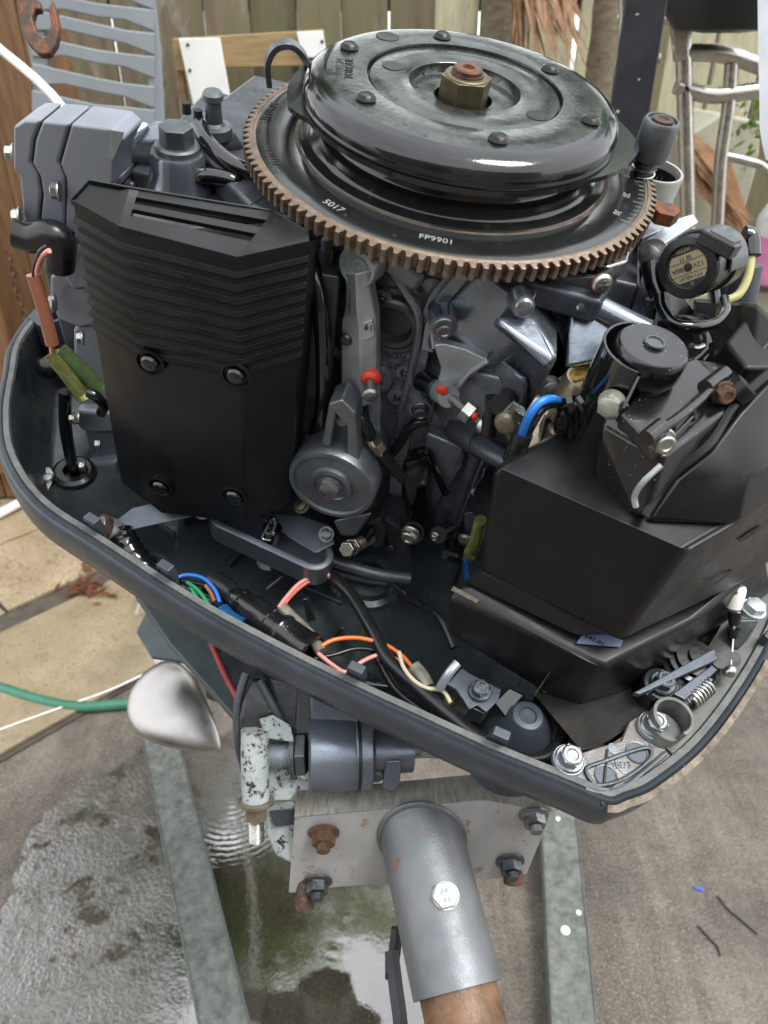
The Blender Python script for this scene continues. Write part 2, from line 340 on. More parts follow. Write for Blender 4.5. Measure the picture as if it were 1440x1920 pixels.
g = G().lathe([(.0706, .0440), (.0700, .0470), (.0690, .0474), (.0420, .0476), (.0412, .0470), (.0404, .0405), (.0400, .0400), (.0225, .0400), (.0215, .0394), (.0205, .0300), (.0200, .0300), (.0198, .020), (.001, .020)], n=120, cap0=False)
mk('hub_plate', g, m_flytop, fly, ang=40)
# cam flange showing from under the cup at left and right
pts = []
for i in range(72):
    a = 2 * math.pi * i / 72; d = math.degrees(a)
    r = .1185
    if 143 < d < 212: r = .1285 if d < 205 else .1240
    k = abs((d - 2 + 180) % 360 - 180)
    if k < 34: r = .1185 + .0175 * (1 - k / 34) ** .8
    pts.append(V((r * math.cos(a), r * math.sin(a), .0262)))
mk('cam_flange', G().prism(pts, (0, 0, .0034)), m_flyplate, fly, ang=30)
# rivets and holes on the top
def top(x, y, Z=.049): return ez(x, y, Z)
rv = G().lathe([(.0068, 0), (.0072, .0012), (.006, .0030), (.0045, .0040), (.0035, .0034), (.001, .0034)], n=20)
me_r = None
for x, y in ((655, 91), (686, 187), (829, 71), (1031, 133), (1107, 229), (934, 264)):
    p = top(x, y, .0490)
    if me_r is None: o = mk('rivet', rv, m_rivet, fly); me_r = o.data
    else: o = bpy.data.objects.new('rivet', me_r); COL.objects.link(o); o.parent = fly
    o.location = tuple(p)
for x, y, r, Z in ((737, 123, .0075, .0478), (1008, 216, .0075, .0478), (772, 159, .0042, .0403), (932, 216, .0036, .0403), (727, 68, .0085, .0494)):
    p = ez(x, y, Z); mk('hole', G().lathe([(r * 1.10, -.001), (r * 1.08, .0001), (r, .0003), (r * .96, .00025), (.0001, .0002)], o=p, n=28), m_ink, fly)
g = G(); g.cyl((0, 0, .020), (0, 0, .0540), .0190, .0190, 6, ph=.35); g.lathe([(.0166, .054), (.0152, .0552), (.0120, .0552)], n=32)
mk('crankshaft_nut', g, m_brass, fly, .0008)
g = G(); g.lathe([(.0120, .052), (.0120, .0565)], n=30); g.lathe([(.0106, .056), (.0106, .0590), (.0095, .0600), (.0046, .0600), (.0038, .0575), (.0001, .0565)], n=30)
mk('crankshaft_end', g, m_rustst, fly)
# ring gear: band plus 120 teeth, each its own piece
mk('ring_gear_band', G().lathe([(.1527, -.0097), (.1552, -.0097), (.1555, .0008), (.1530, .0016), (.1527, .0010)], n=144), m_gearlt, fly, ang=30)
NT_ = 118; tg = G()
bot = [(.1550, -.0030), (.1550, .0030), (.1598, .0016), (.1602, .0008), (.1602, -.0008), (.1598, -.0016)]
def tr(z, k=1.): return [(r, t * k, z) for r, t in bot]
lo = tr(-.0098); mid = tr(.0000); hi = [(.1550, -.0030, .0012), (.1550, .0030, .0012), (.1590, .0002, .0008), (.1600, -.0006, -.0002), (.1601, -.0012, -.0006), (.1598, -.0017, -.0004)]
tg.loft([[V(p) for p in lo][::-1], [V(p) for p in mid][::-1], [V(p) for p in hi][::-1]])
t0 = mk('tooth', tg, m_gear, fly, ang=25); me_t = t0.data; me_t.materials.append(m_gearlt)
for p_ in me_t.polygons:
    if p_.normal.z > .5 or p_.normal.x > .8: p_.material_index = 1
for i in range(NT_):
    o = t0 if i == 0 else bpy.data.objects.new('tooth', me_t)
    if i: COL.objects.link(o); o.parent = fly
    o.matrix_local = Matrix.Rotation(2 * math.pi * i / NT_, 4, 'Z')
# stamped lettering and timing marks
def onwheel(name, s, x, y, size, flip=False, m=m_mark, Z=.0016, par=None, spin=0.):
    p = ez(x, y, Z); t = unit(np.cross(ZA, V((p[0], p[1], 0)))) * (-1 if flip else 1); c, s_ = math.cos(spin), math.sin(spin)
    t = V((t[0] * c - t[1] * s_, t[0] * s_ + t[1] * c, 0))
    return text(name, s, p, t, ZA, size, m, par or fly, .0003)
onwheel('lettering', '5017', 625, 386, .0085); onwheel('lettering', 'FP9901', 818, 449, .0080)
onwheel('lettering', 'FL124-04', 506, 208, .0085, flip=True, m=m_ink); onwheel('lettering', 'MITSU', 512, 294, .0075, flip=True, m=m_ink) if False else onwheel('lettering', 'M1163', 512, 294, .0085, flip=True, m=m_ink)
onwheel('lettering', 'TORQUE', 655, 128, .0088, m=m_ink, Z=.0492, flip=True); onwheel('lettering', '19KGM', 638, 125, .0088, m=m_ink, Z=.0489, flip=True)
tk = G()
for i in range(15):
    a = R(-22 + i * 2.7); r0 = .1455 if i % 5 else .1425; u = V((math.cos(a), math.sin(a), 0)); v = V((-math.sin(a), math.cos(a), 0))
    tk.box(u * ((r0 + .1495) / 2) + ZA * .00165, (.1495 - r0, .0005, .0003), (u, v, ZA))
mk('timing_marks', tk, m_mark, fly)
for s, dg in (('30', -19), ('20', -6), ('10', 8)):
    a = R(dg); text('lettering', s, (.1365 * math.cos(a), .1365 * math.sin(a), .0017), (math.sin(a), -math.cos(a), 0), ZA, .0075, m_mark, fly, .0003)

# ---------------------------------------------------------------- lower cowling pan
rim = [(60, 580), (14, 640), (0, 700), (-12, 780), (0, 862), (60, 950), (180, 1032), (350, 1142), (500, 1225), (650, 1300), (800, 1370), (920, 1425), (1060, 1482), (1140, 1515), (1180, 1506), (1240, 1478), (1340, 1390), (1440, 1240)]
RZ = -.28
RP = [ez(x, y, RZ)[:2] for x, y in rim] + [V(p) for p in ((.405, -.10), (.43, -.01), (.435, .08), (.40, .16), (.33, .205), (.2, .23), (0, .24), (-.18, .235), (-.3, .20), (-.375, .14), (-.415, .08))]
S = spline([V((p[0], p[1], 0)) for p in RP], 6, True)
S = [p[:2] for p in S]
def off2(poly, d):
    n = len(poly); out = []
    for i in range(n):
        t = unit(poly[(i + 1) % n] - poly[i - 1]); out.append(poly[i] + V((-t[1], t[0])) * d)      # counter-clockwise loop: inward is left
    return out
def smooth2(P, k=1):
    for _ in range(k): P = [(P[i - 1] + P[i] * 2 + P[(i + 1) % len(P)]) / 4 for i in range(len(P))]
    return P
area = sum(S[i - 1][0] * S[i][1] - S[i][0] * S[i - 1][1] for i in range(len(S)))
if area < 0: S = S[::-1]
def lp(d, z, k=0, d2=None):
    P = off2(S, d)
    if d2 is not None:
        Q = off2(S, d2); W = []
        for i, p in enumerate(S):
            s_ = min(max((-.13 - p[1]) / .10, 0), 1); s_ = max(s_, min(max((p[0] - .15) / .15, 0), 1)); s_ *= 1 - min(max((-.22 - p[0]) / .08, 0), 1); s_ = s_ * s_ * (3 - 2 * s_); W.append(P[i] * (1 - s_) + Q[i] * s_)
        P = W
    if k: P = smooth2(P, k)
    return [V((p[0], p[1], z)) for p in P]
pan = mk('lower_cowling', G().loft([lp(.0035, RZ - .001), lp(.0008, RZ - .0035), lp(-.0005, RZ - .010), lp(-.0008, RZ - .024), lp(.0002, RZ - .036), lp(.004, RZ - .046, 1, .014), lp(.009, RZ - .068, 2, .034), lp(.020, RZ - .096, 4, .060), lp(.034, RZ - .106, 6, .075), lp(.10, RZ - .118, 30, .13), lp(.14, RZ - .16, 60, .17)], False, True), m_pan, ENG, ang=50)
mk('rim_lip', G().loft([lp(.0030, RZ - .001), lp(.0045, RZ + .0022), lp(.0070, RZ + .0014), lp(.0080, RZ - .0005)], False, False), m_pan, pan, ang=50)
mk('seal_strip', G().loft([lp(.0080, RZ - .0005), lp(.0085, RZ + .0016), lp(.0135, RZ + .0018), lp(.0145, RZ - .002)], False, False), m_seal, pan, ang=50)
FZ = -.375
gi = G().loft([lp(.0145, RZ - .002), lp(.0155, RZ - .006), lp(.016, RZ - .030, 0, .020), lp(.018, RZ - .052, 1, .038), lp(.024, FZ + .012, 2, .062), lp(.036, FZ, 4, .078)], False, True)
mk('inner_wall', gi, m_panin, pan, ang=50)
# raised ribs and bosses on the pan floor
g = G()
for a, b, h in (((345, 985), (480, 940), .012), ((560, 1100), (640, 1135), .006), ((250, 960), (330, 1010), .010), ((480, 1010), (430, 1065), .008)):
    p, q = ez(*a, FZ), ez(*b, FZ); d = unit(q - p); s_ = np.cross(ZA, d)
    g.box((p + q) / 2 + ZA * h / 2, (np.linalg.norm(q - p), .003, h), (d, s_, ZA))
mk('floor_rib', g, m_panin, pan, .0008)['kind'] = 'stuff'
for x, y, r, h in ((632, 1118, .0075, .016), (505, 1050, .009, .010)):
    p = ez(x, y, FZ); mk('floor_boss', G().lathe([(r * 1.5, 0), (r * 1.05, h * .3), (r, h), (r * .55, h), (r * .5, h * .6), (.0001, h * .6)], o=p, n=20), m_panin, pan)
p = ez(690, 1095, FZ); mk('floor_boss', G().lathe([(.034, 0), (.032, .006), (.026, .008), (.025, .016), (.016, .017), (.015, .010), (.0001, .01)], o=p, n=40), m_panin, pan)
# clip tabs standing on the rim
for x, y, rz in ((303, 1085, 0), (652, 1282, 0), (930, 1408, 0), (190, 985, 1)):
    p = ez(x, y, RZ + .004); i = int(np.argmin([np.hypot(*(q - p[:2])) for q in S])); t = unit(S[(i + 1) % len(S)] - S[i - 1]); T3 = V((t[0], t[1], 0)); N3 = V((-t[1], t[0], 0))
    b = V((S[i][0], S[i][1], RZ)) + N3 * .017
    mk('rim_clip', G().loft([[b + T3 * s1 * .0085 + N3 * s2 * .0022 - ZA * .012 for s1, s2 in ((-1, -1), (1, -1), (1, 1), (-1, 1))], [b + T3 * s1 * .0080 + N3 * s2 * .0024 + ZA * .010 for s1, s2 in ((-1, -1), (1, -1), (1, 1), (-1, 1))],
                             [b - N3 * .003 + T3 * s1 * .0068 + N3 * s2 * .0042 + ZA * .015 for s1, s2 in ((-1, -1), (1, -1), (1, 1), (-1, 1))], [b - N3 * .003 + T3 * s1 * .0064 + N3 * s2 * .0040 + ZA * .020 for s1, s2 in ((-1, -1), (1, -1), (1, 1), (-1, 1))]]), m_pan if not rz else m_pan, pan, .0009)
# left rear: cowl post, grommet, triangle latch plate
a = ez(98, 590, RZ + .003); b = ez(98, 590, RZ + .003) - ZA * .090
mk('cowl_post', G().lathe([(.021, -.09), (.016, -.05), (.0135, -.003), (.0125, 0), (.0095, 0), (.009, -.006), (.009, -.02), (.001, -.02)], o=a, n=28), m_pan, pan)
mk('post_web', G().prism([a + V((-.022, -.012, 0)), a + V((-.004, -.022, 0)), a + V((.008, -.016, 0)), a + V((.0, -.008, 0)), a + V((-.014, -.002, 0))], (0, 0, -.03)), m_pan, pan, .001)
p = ez(90, 690, RZ - .02); mk('rubber_bumper', G().sphere(p + V((0, 0, 0)), .0135, 20, 12, (1, .8, .9)), m_rubber, pan)
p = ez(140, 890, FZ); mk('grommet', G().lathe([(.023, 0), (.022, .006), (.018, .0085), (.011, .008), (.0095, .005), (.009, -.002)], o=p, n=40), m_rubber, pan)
mk('drain_hose', G().tube([p + V((0, 0, 0)), p + V((.001, 0, .03)), p + V((.002, .004, .07)), p + V((.006, .012, .11))], .0062, 14), m_gloss, ENG)
tri = [ez(x, y, FZ + .004) for x, y in ((70, 877), (95, 880), (104, 893), (97, 912), (91, 923), (84, 905))]
lt = mk('latch_plate', G().prism(tri, (0, 0, .003)), m_zinc, pan, .0006); bolt(lt, ez(90, 897, FZ + .007), ZA, .0060, m_zinc, 'pan')
q = [ez(x, y, FZ + .006) for x, y in ((42, 856), (55, 850), (60, 870), (76, 915), (64, 905), (50, 880))]
mk('latch_lever', G().prism(q, (0, 0, .006)), m_alu, pan, .001)

# ---------------------------------------------------------------- engine block masses
blk = mk('cylinder_block', G().prism([(-.245, -.055, -.045), (.165, -.055, -.045), (.165, -.04, -.30), (-.245, -.04, -.30)], (0, .17, 0)), m_block, ENG, .004)
mk('powerhead_base', G().prism([(-.22, -.075, -.325), (.15, -.085, -.325), (.19, -.02, -.325), (.15, .12, -.325), (-.22, .12, -.325)], (0, 0, -.055)), m_block, blk, .004)
mk('block_top', G().prism([(-.22, -.02, -.045), (-.13, -.10, -.045), (.13, -.12, -.045), (.16, 0, -.045), (.12, .12, -.045), (-.2, .12, -.045)], (0, 0, .020)), m_block, blk, .004)
# crankcase side with oval boss
yc = -.104
side = [ey(x, y, yc) for x, y in ((598, 440), (700, 470), (790, 520), (862, 512), (880, 600), (930, 800), (905, 900), (840, 980), (700, 985), (600, 960), (590, 700))]
cc = mk('crankcase', G().prism(side, (0, .05, 0)), m_case, ENG, .003)
c0 = ey(737, 601, yc); c0[1] = yc
mk('core_plug', G().lathe([(.0235, 0), (.0225, .006), (.0205, .0075), (.0165, .0072), (.0150, .001), (.0147, -.003), (.0001, -.003)], o=c0, ax=(0, -1, 0), n=44), m_aludk, cc)
mk('plug_pad', G().tube([c0 + V((.020 * math.cos(t) * 1.25 + .002, .001, .020 * math.sin(t) * 1.35)) for t in [2 * math.pi * k / 14 for k in range(14)]], .004, 8, 3, True), m_case, cc)
for i, (s, x, y) in enumerate((('TORQUE', 728, 640), ('2.2-2.8 KGM', 738, 662), ('KGM', 742, 684))): pass
text('lettering', 'TORQUE', ey(728, 645, yc - .0002), XA, (0, -1, 0), .0085, m_aludk, cc, .0009)
text('lettering', 'KGM', ey(742, 668, yc - .0002), XA, (0, -1, 0), .0080, m_aludk, cc, .0009)
text('lettering', 'KGM', ey(744, 688, yc - .0002), XA, (0, -1, 0), .0080, m_aludk, cc, .0009)
# joint flange running down the crankcase, with bolt bosses
def strip(pxs, Y, wdt, th, m, name, par, bev=.001):
    P = [ey(x, y, Y) for x, y in pxs]; L = []
    for i, p in enumerate(P):
        t = unit(P[min(i + 1, len(P) - 1)] - P[max(i - 1, 0)]); s_ = unit(np.cross(t, YA)); L.append([p + s_ * wdt / 2, p - s_ * wdt / 2, p - s_ * wdt / 2 + YA * th, p + s_ * wdt / 2 + YA * th])
    return mk(name, G().loft(L), m, par, bev)
strip([(866, 508), (822, 560), (795, 620), (780, 700), (762, 780), (748, 860), (742, 930)], -.114, .014, .02, m_case, 'joint_flange', cc)
strip([(872, 512), (832, 560), (808, 616), (800, 660)], -.119, .010, .02, m_polish, 'cover_flange', cc)
strip([(640, 445), (715, 490), (790, 540)], -.116, .020, .03, m_case, 'oil_gallery', cc, .006)
def boss(px, py, Y0, Y1, r, m, par, bm=None, br=.0062, dx=0., kind='flange', axd=None):
    a = ey(px, py, Y1); ax = V((0, -1, 0)) if axd is None else unit(axd); a0 = a - ax * (Y0 - Y1)
    o = mk('boss', G().lathe([(r * 1.1, 0), (r, .004), (r, Y0 - Y1)], o=a0, ax=ax, n=26), m, par)
    bolt(o, a, ax, br, bm or m_bolt, kind); return o
boss(832, 612, -.104, -.132, .0105, m_polish, cc, m_bolt, .0080, axd=(.25, -1, -.05))
boss(788, 768, -.104, -.130, .0095, m_case, cc, m_boltdk, .0078, axd=(.2, -1, 0))
boss(710, 716, -.10, -.112, .0105, m_case, cc, m_boltdk, .003)
boss(745, 745, -.10, -.114, .0085, m_case, cc, m_boltdk, .003)
# shaped ribs on lower crankcase
def yhull(name, L, m, par, bev=.003, back=.03):
    P = [ey(x, y, Y) for x, y, Y in L]; return mk(name, G().hull(P + [p + V((0, back, -.004)) for p in P]), m, par, bev, 3)
yhull('crankcase_lobe', [(800, 812, -.120), (872, 842, -.124), (868, 872, -.116), (812, 965, -.106), (785, 900, -.108)], m_case, cc, .004)
yhull('crankcase_lobe', [(862, 690, -.120), (955, 712, -.128), (952, 800, -.132), (905, 815, -.128), (850, 826, -.116), (812, 770, -.112)], m_case, cc, .004)
yhull('crankcase_lobe', [(905, 800, -.128), (955, 815, -.134), (948, 860, -.132), (905, 850, -.120), (880, 900, -.112), (872, 840, -.114)], m_case, cc, .004)
yhull('crankcase_foot', [(700, 880, -.106), (760, 880, -.108), (800, 980, -.106), (860, 970, -.106), (850, 1010, -.104), (700, 1000, -.104)], m_block, cc, .004)
yhull('crankcase_step', [(598, 445, -.108), (640, 440, -.108), (720, 488, -.110), (700, 560, -.108), (600, 540, -.106)], m_case, cc, .005)
for x, y in ((716, 560), (700, 780), (760, 700), (872, 930)): boss(x, y, -.10, -.110, .0075, m_case, cc, m_boltdk, .0042)
g = G().tube([ey(x, y, Y) for x, y, Y in ((728, 500, -.112), (760, 545, -.114), (786, 600, -.116), (772, 690, -.114), (752, 770, -.112))], .0036, 10); mk('casting_web', g, m_case, cc)
mk('oil_line', G().tube([ey(x, y, Y) for x, y, Y in ((690, 880, -.12), (735, 850, -.122), (770, 800, -.122), (800, 790, -.12))], .0042, 12), m_rubber, cc)

# ---------------------------------------------------------------- polished intake manifold cover
P3 = lambda L: [ez(x, y, Z) for x, y, Z in L]
def zhull(name, L, m, par, bev, back=(0, .06, -.012), seg=5):
    P = P3(L); return mk(name, G().hull(P + [p + V(back) for p in P]), m, par, bev, seg)
ic = zhull('intake_cover', [(870, 512, -.034), (905, 506, -.028), (1000, 522, -.028), (1008, 548, -.031), (990, 582, -.037), (838, 572, -.060), (826, 612, -.080), (842, 692, -.113), (905, 724, -.123), (965, 714, -.113), (978, 640, -.068)], m_polish, ENG, .012)
mk('cover_rim_arc', G().tube(P3([(882, 506, -.036), (850, 530, -.048), (828, 570, -.064), (818, 612, -.082), (822, 650, -.095)]), .0075, 16), m_polish, ic)
zhull('manifold_body', [(978, 588, -.0385), (1002, 592, -.0395), (1046, 668, -.050), (1032, 692, -.058), (972, 640, -.066), (962, 712, -.110), (985, 792, -.146), (1008, 735, -.100)], m_polish, ic, .006)
mk('manifold_lower', G().hull(P3([(925, 660, -.092), (990, 712, -.085), (985, 800, -.15), (960, 812, -.15), (905, 760, -.15), (900, 690, -.11), (1000, 760, -.2), (920, 800, -.2), (930, 640, -.17)])), m_case, ic, .003, 3)
mk('manifold_rib', G().hull(P3([(925, 597, -.0385), (1000, 590, -.0395), (1042, 675, -.0500), (1022, 690, -.056), (1000, 625, -.05), (925, 610, -.05), (1030, 660, -.08), (940, 600, -.08)])), m_polish, ic, .0025, 3)
mk('manifold_bay', G().hull(P3([(1018, 548, -.050), (1072, 560, -.054), (1058, 655, -.085), (1020, 600, -.085), (1075, 555, -.12), (1010, 560, -.12), (1050, 660, -.14)])), m_case, ic, .002)
mk('manifold_flank', G().hull(P3([(1072, 560, -.040), (1160, 590, -.050), (1205, 625, -.052), (1170, 668, -.062), (1060, 690, -.078), (1055, 650, -.075), (1075, 570, -.12), (1180, 620, -.12), (1060, 700, -.12), (1170, 680, -.12)])), m_polish, ic, .003, 3)
mk('manifold_ridge', G().tube(P3([(1100, 565, -.040), (1150, 592, -.044), (1212, 622, -.048)]), .009, 14), m_polish, ic)
for x, y, z, r in ((985, 582, -.028, .0068), (1100, 578, -.032, .0062)):
    p = ez(x, y, z); a_ = unit((.25, -1, .25)); o = mk('boss', G().cyl(p - a_ * .024, p - a_ * .006, .0088, .0080, 22), m_polish, ic); bolt(o, p - a_ * .006, a_, r, m_bolt, 'pan')
bk = mk('trigger_bracket', G().prism([ey(x, y, -.108) for x, y in ((1012, 520), (1118, 520), (1148, 506), (1132, 560), (1095, 556), (1068, 545), (1020, 535))], (0, .004, 0)), m_aludk, ENG, .0008)
bolt(bk, ey(1128, 530, -.112), (.35, -1, .1), .0072, m_zinc, 'pan'); mk('paint_dab', G().lathe([(.0072, 0), (.0070, .0018)], o=ey(1126, 531, -.1095), ax=(.35, -1, .1), n=20), m_red, bk)
g = G().prism([ez(x, y, -.012) for x, y in ((1122, 470), (1170, 452), (1182, 470), (1178, 490), (1140, 500), (1125, 492))], (0, 0, -.012)); mk('sensor_tab', g, m_zinc, bk, .002)
# bell-crank bracket with the long adjusting screw
br = mk('stop_bracket', G().prism([ey(x, y, -.128) for x, y in ((812, 648), (832, 645), (870, 655), (915, 675), (895, 700), (862, 722), (852, 745), (828, 752), (808, 742), (822, 710), (826, 690))], (0, .008, 0)), m_alu, ENG, .0015)
mk('bracket_rib', G().tube([ey(x, y, -.129) for x, y in ((916, 676), (880, 700), (858, 728))], .0022, 8), m_alu, br)
a, b = ey(835, 738, -.136), ey(912, 800, -.152)
mk('stop_eye', G().cyl(ey(818, 727, -.122), ey(842, 744, -.140), .0098, .0090, 24), m_alu, br); mk('red_mark', G().sphere(ey(829, 732, -.141), .0048, 12, 8, (1, .5, 1)), m_red, br)
mk('adjusting_screw', G().thread(a, b, .0044, .0016), m_zinc, br)
c = a + (b - a) * .56; mk('lock_nut', G().cyl(c - unit(b - a) * .0045, c + unit(b - a) * .0045, .0090, .0090, 6), m_zinc, br, .0006)
c = a + (b - a) * .70; mk('red_mark', G().sphere(c + V((0, -.0030, .0035)), .0034, 12, 8), m_red, br)
mk('screw_head', G().lathe([(.0070, -.006), (.0085, -.002), (.0078, .004), (.0050, .0062), (.001, .0064)], o=b, ax=b - a, n=20), m_zinc, br)
mk('rubber_stop', G().cyl(ey(790, 712, -.118), ey(815, 728, -.128), .0090, .0090, 20), m_gloss, br)
# ---------------------------------------------------------------- carburettor, tan
cb = mk('carburettor_flange', G().prism(P3([(968, 800, -.115), (985, 768, -.108), (1010, 725, -.098), (1160, 640, -.072), (1185, 662, -.072), (1165, 690, -.078), (1020, 745, -.104), (1005, 800, -.118)]), (.006, -.012, -.012)), m_tan, ENG, .002)
mk('carburettor_body', G().hull(P3([(1000, 770, -.13), (1150, 690, -.10), (1150, 760, -.13), (1090, 850, -.15), (1010, 870, -.16), (1000, 800, -.2), (1150, 760, -.2), (1010, 880, -.2)])), m_tan, cb, .003)
p = ez(1098, 708, -.078); mk('air_horn', G().lathe([(.020, -.035), (.0155, -.004), (.0140, 0), (.0122, 0), (.0115, -.003), (.001, -.003)], o=p, n=36), m_tan, cb)
mk('brass_disc', G().lathe([(.0118, -.0032), (.0112, -.0018), (.001, -.0016)], o=p, n=30), M('bright_brass', (.45, .30, .09), .3, .9, .2, 60, .2), cb)
mk('disc_slot', G().box(p - ZA * .0014, (.021, .0016, .0008), (unit((.8, .6, 0)), unit((-.6, .8, 0)), ZA)), m_ink, cb)
for x, y, z, r in ((1028, 727, -.098, .0088),): bolt(cb, ez(x, y, z), (.3, -1, .35), r, m_bolt, 'hex')
for x, y, z, r in ((1040, 830, -.125, .011), (1050, 800, -.115, .009)): mk('carburettor_boss', G().lathe([(r, -.02), (r, -.002), (r * .8, 0), (.0001, 0)], o=ez(x, y, z), n=20), m_tan, cb)
tl = mk('throttle_lever', G().prism([ey(x, y, -.165) for x, y in ((937, 778), (962, 755), (985, 770), (978, 782), (968, 785), (975, 800), (990, 830), (975, 850), (958, 845), (948, 815), (940, 800))], (0, .003, 0)), m_zinc, ENG, .0006)
mk('lever_tab', G().prism([ey(x, y, -.166) for x, y in ((962, 755), (985, 770), (978, 783), (956, 768))], (.002, -.008, 0)), m_zinc, tl)
bolt(tl, ey(950, 792, -.166), (-.3, -1, .1), .0092, m_tan, 'pan'); bolt(tl, ey(972, 826, -.166), (-.3, -1, .1), .0055, m_boltdk, 'flange')
mk('lever_peg', G().cyl(ey(955, 745, -.13), ey(938, 760, -.162), .0085, .0080, 20), m_rubber, tl)
mk('lever_roller', G().cyl(ey(925, 745, -.15), ey(915, 815, -.158), .0062, .0062, 16), m_rubber, tl)
mk('carburettor_dark_side', G().hull([ey(x, y, Y) for x, y, Y in ((905, 800, -.14), (950, 800, -.145), (960, 870, -.15), (905, 860, -.14), (900, 800, -.1), (970, 880, -.1))]), m_aludk, tl, .002)
# blue and black leads coming out of the sleeve by the carburettor
mk('blue_lead', G().tube([ey(1056, 757, -.17), ey(1035, 748, -.185), ey(1010, 757, -.195), ey(990, 785, -.20), ey(977, 818, -.20)], .0030, 10), w_blue, ENG)
mk('black_lead', G().tube([ey(1060, 764, -.168), ey(1038, 757, -.183), ey(1016, 767, -.192), ey(998, 795, -.197), ey(985, 822, -.197)], .0032, 10), m_gloss, ENG)
mk('lead_sleeve', G().tube([ey(981, 812, -.198), ey(972, 835, -.20), ey(960, 862, -.20)], .0072, 12), m_rubber, ENG)
g = G()
for i in range(9):
    x, y = 1052 + random.uniform(-6, 30), 752 + random.uniform(-10, 40)
    g.tube([ey(x, y, -.175), ey(x + random.uniform(-20, 20), y + 30, -.18), ey(x + random.uniform(-14, 22), y + 75, -.175)], random.uniform(.003, .006), 7, 5)
g.hull([ey(x, y, Y) for x, y, Y in ((1048, 752, -.178), (1085, 740, -.17), (1082, 800, -.178), (1040, 800, -.182), (1060, 830, -.17), (1090, 760, -.14))])
mk('wrapped_loom', g, m_gloss, ENG)['kind'] = 'stuff'
# linkage rods and small pieces in the dark middle
rod = mk('shift_rod', G().tube([ey(x, y, Y) for x, y, Y in ((875, 815, -.12), (905, 838, -.145), (960, 870, -.165))], .0090, 16), m_block, ENG)
mk('rod_collar', G().cyl(ey(858, 803, -.115), ey(900, 832, -.140), .0125, .0115, 20), m_block, rod)
mk('rod_lower', G().tube([ey(x, y, Y) for x, y, Y in ((898, 850, -.13), (880, 895, -.125), (858, 955, -.115), (845, 1000, -.10))], .0062, 12), m_aludk, rod)
g = mk('dark_linkage', G().hull([ey(x, y, Y) for x, y, Y in ((755, 862, -.118), (800, 852, -.12), (808, 880, -.12), (800, 990, -.12), (770, 985, -.12), (752, 930, -.115), (760, 862, -.09), (800, 985, -.09))]), m_gloss, ENG, .003)
mk('linkage_strap', G().tube([ey(x, y, -.123) for x, y in ((770, 850), (800, 845), (815, 880), (835, 925))], .0035, 8), m_gloss, g)
for x, y, r, mm in ((771, 1000, .0095, m_zinc), (817, 1005, .0045, m_zinc)): 
    mk('spacer', G().cyl(ey(x + 24, y - 14, -.105), ey(x + 3, y - 1, -.146), r * 1.15, r * 1.1, 22), m_gloss, g); bolt(g, ey(x, y, -.148), (-.25, -1, .05), r, mm, 'flange')
mk('spacer', G().cyl(ey(850, 985, -.10), ey(822, 1003, -.148), .0085, .008, 20), m_gloss, g)
arm = mk('shift_arm', G().prism([ey(x, y, -.112) for x, y in ((722, 975), (750, 990), (778, 1070), (768, 1102), (745, 1075), (728, 1040))], (0, .010, 0)), m_aludk, ENG, .0015)
bolt(arm, ey(757, 1068, -.114), (0, -1, 0), .0052, m_boltdk, 'flange'); bolt(arm, ey(733, 1028, -.114), (0, -1, 0), .0050, m_boltdk, 'flange')
mk('return_hose', G().tube([ey(x, y, Y) for x, y, Y in ((852, 990, -.085), (845, 1040, -.09), (815, 1080, -.10), (770, 1092, -.105))], .0085, 14), m_rubber, ENG)
o = mk('detent_bracket', G().hull([ey(x, y, Y) for x, y, Y in ((870, 962, -.13), (888, 960, -.13), (900, 985, -.13), (892, 1000, -.13), (872, 1000, -.13), (872, 962, -.126), (892, 1000, -.126))]), m_aludk, ENG, .001); bolt(o, ey(872, 1010, -.135), (-.2, -1, 0), .0068, m_tan, 'pan')
mk('pale_sleeve', G().tube([ey(x, y, -.175) for x, y in ((902, 975), (893, 1010), (880, 1042))], .0058, 12), m_sleeve, ENG); mk('blue_lead', G().tube([ey(x, y, -.176) for x, y in ((878, 1040), (870, 1060), (876, 1085))], .0030, 8), w_blue, ENG)

# ---------------------------------------------------------------- long lever and the sector wheel
yl = -.142
rows_ = [(514, 645, 666, 699), (545, 649, 668, 694), (575, 648, 669, 699), (592, 646, 670, 702), (606, 641, 674, 705), (650, 640, 675, 706), (700, 640, 676, 706), (745, 640, 677, 706), (764, 655, 678, 698)]
lv = mk('advance_lever', G().loft([[ey(xl, y - 3, yl + .0035), ey(xm, y, yl - .005), ey(xr, y - 8, yl + .0005), ey(xr, y - 8, yl + .0005) + V((0, .014, 0)), ey(xl, y - 3, yl + .0035) + V((0, .010, 0))] for y, xl, xm, xr in rows_]), m_alu, ENG, .0012)
c = ey(668, 503, yl)
mk('lever_eye', G().lathe([(.0145, -.016), (.0150, -.002), (.0140, 0), (.0122, 0), (.0112, -.004), (.0065, -.0042), (.0060, -.0028), (.0030, -.0028), (.0022, -.005), (.0001, -.005)], o=c, ax=(-.35, -1, .05), n=36), m_alu, lv)
mk('lever_flange', G().prism([ey(x, y, yl + .0145) for x, y in ((700, 470), (712, 500), (700, 520), (712, 620), (712, 840), (706, 845), (690, 770), (690, 520))], (0, .003, 0)), m_alu, lv, .0008)
mk('lever_pad', G().prism([ey(x, y, yl - .0006) for x, y in ((676, 602), (700, 594), (705, 625), (690, 634), (677, 634))], (0, -.0036, 0)), m_alu, lv, .0012)
text('lettering', '61', ey(691, 615, yl - .0045), XA, (0, -1, 0), .007, m_aludk, lv, .0008)
mk('lever_recess', G().prism([ey(x, y, yl - .0003) for x, y in ((654, 545), (664, 549), (664, 592), (652, 590))], (0, .004, 0)), m_block, lv)
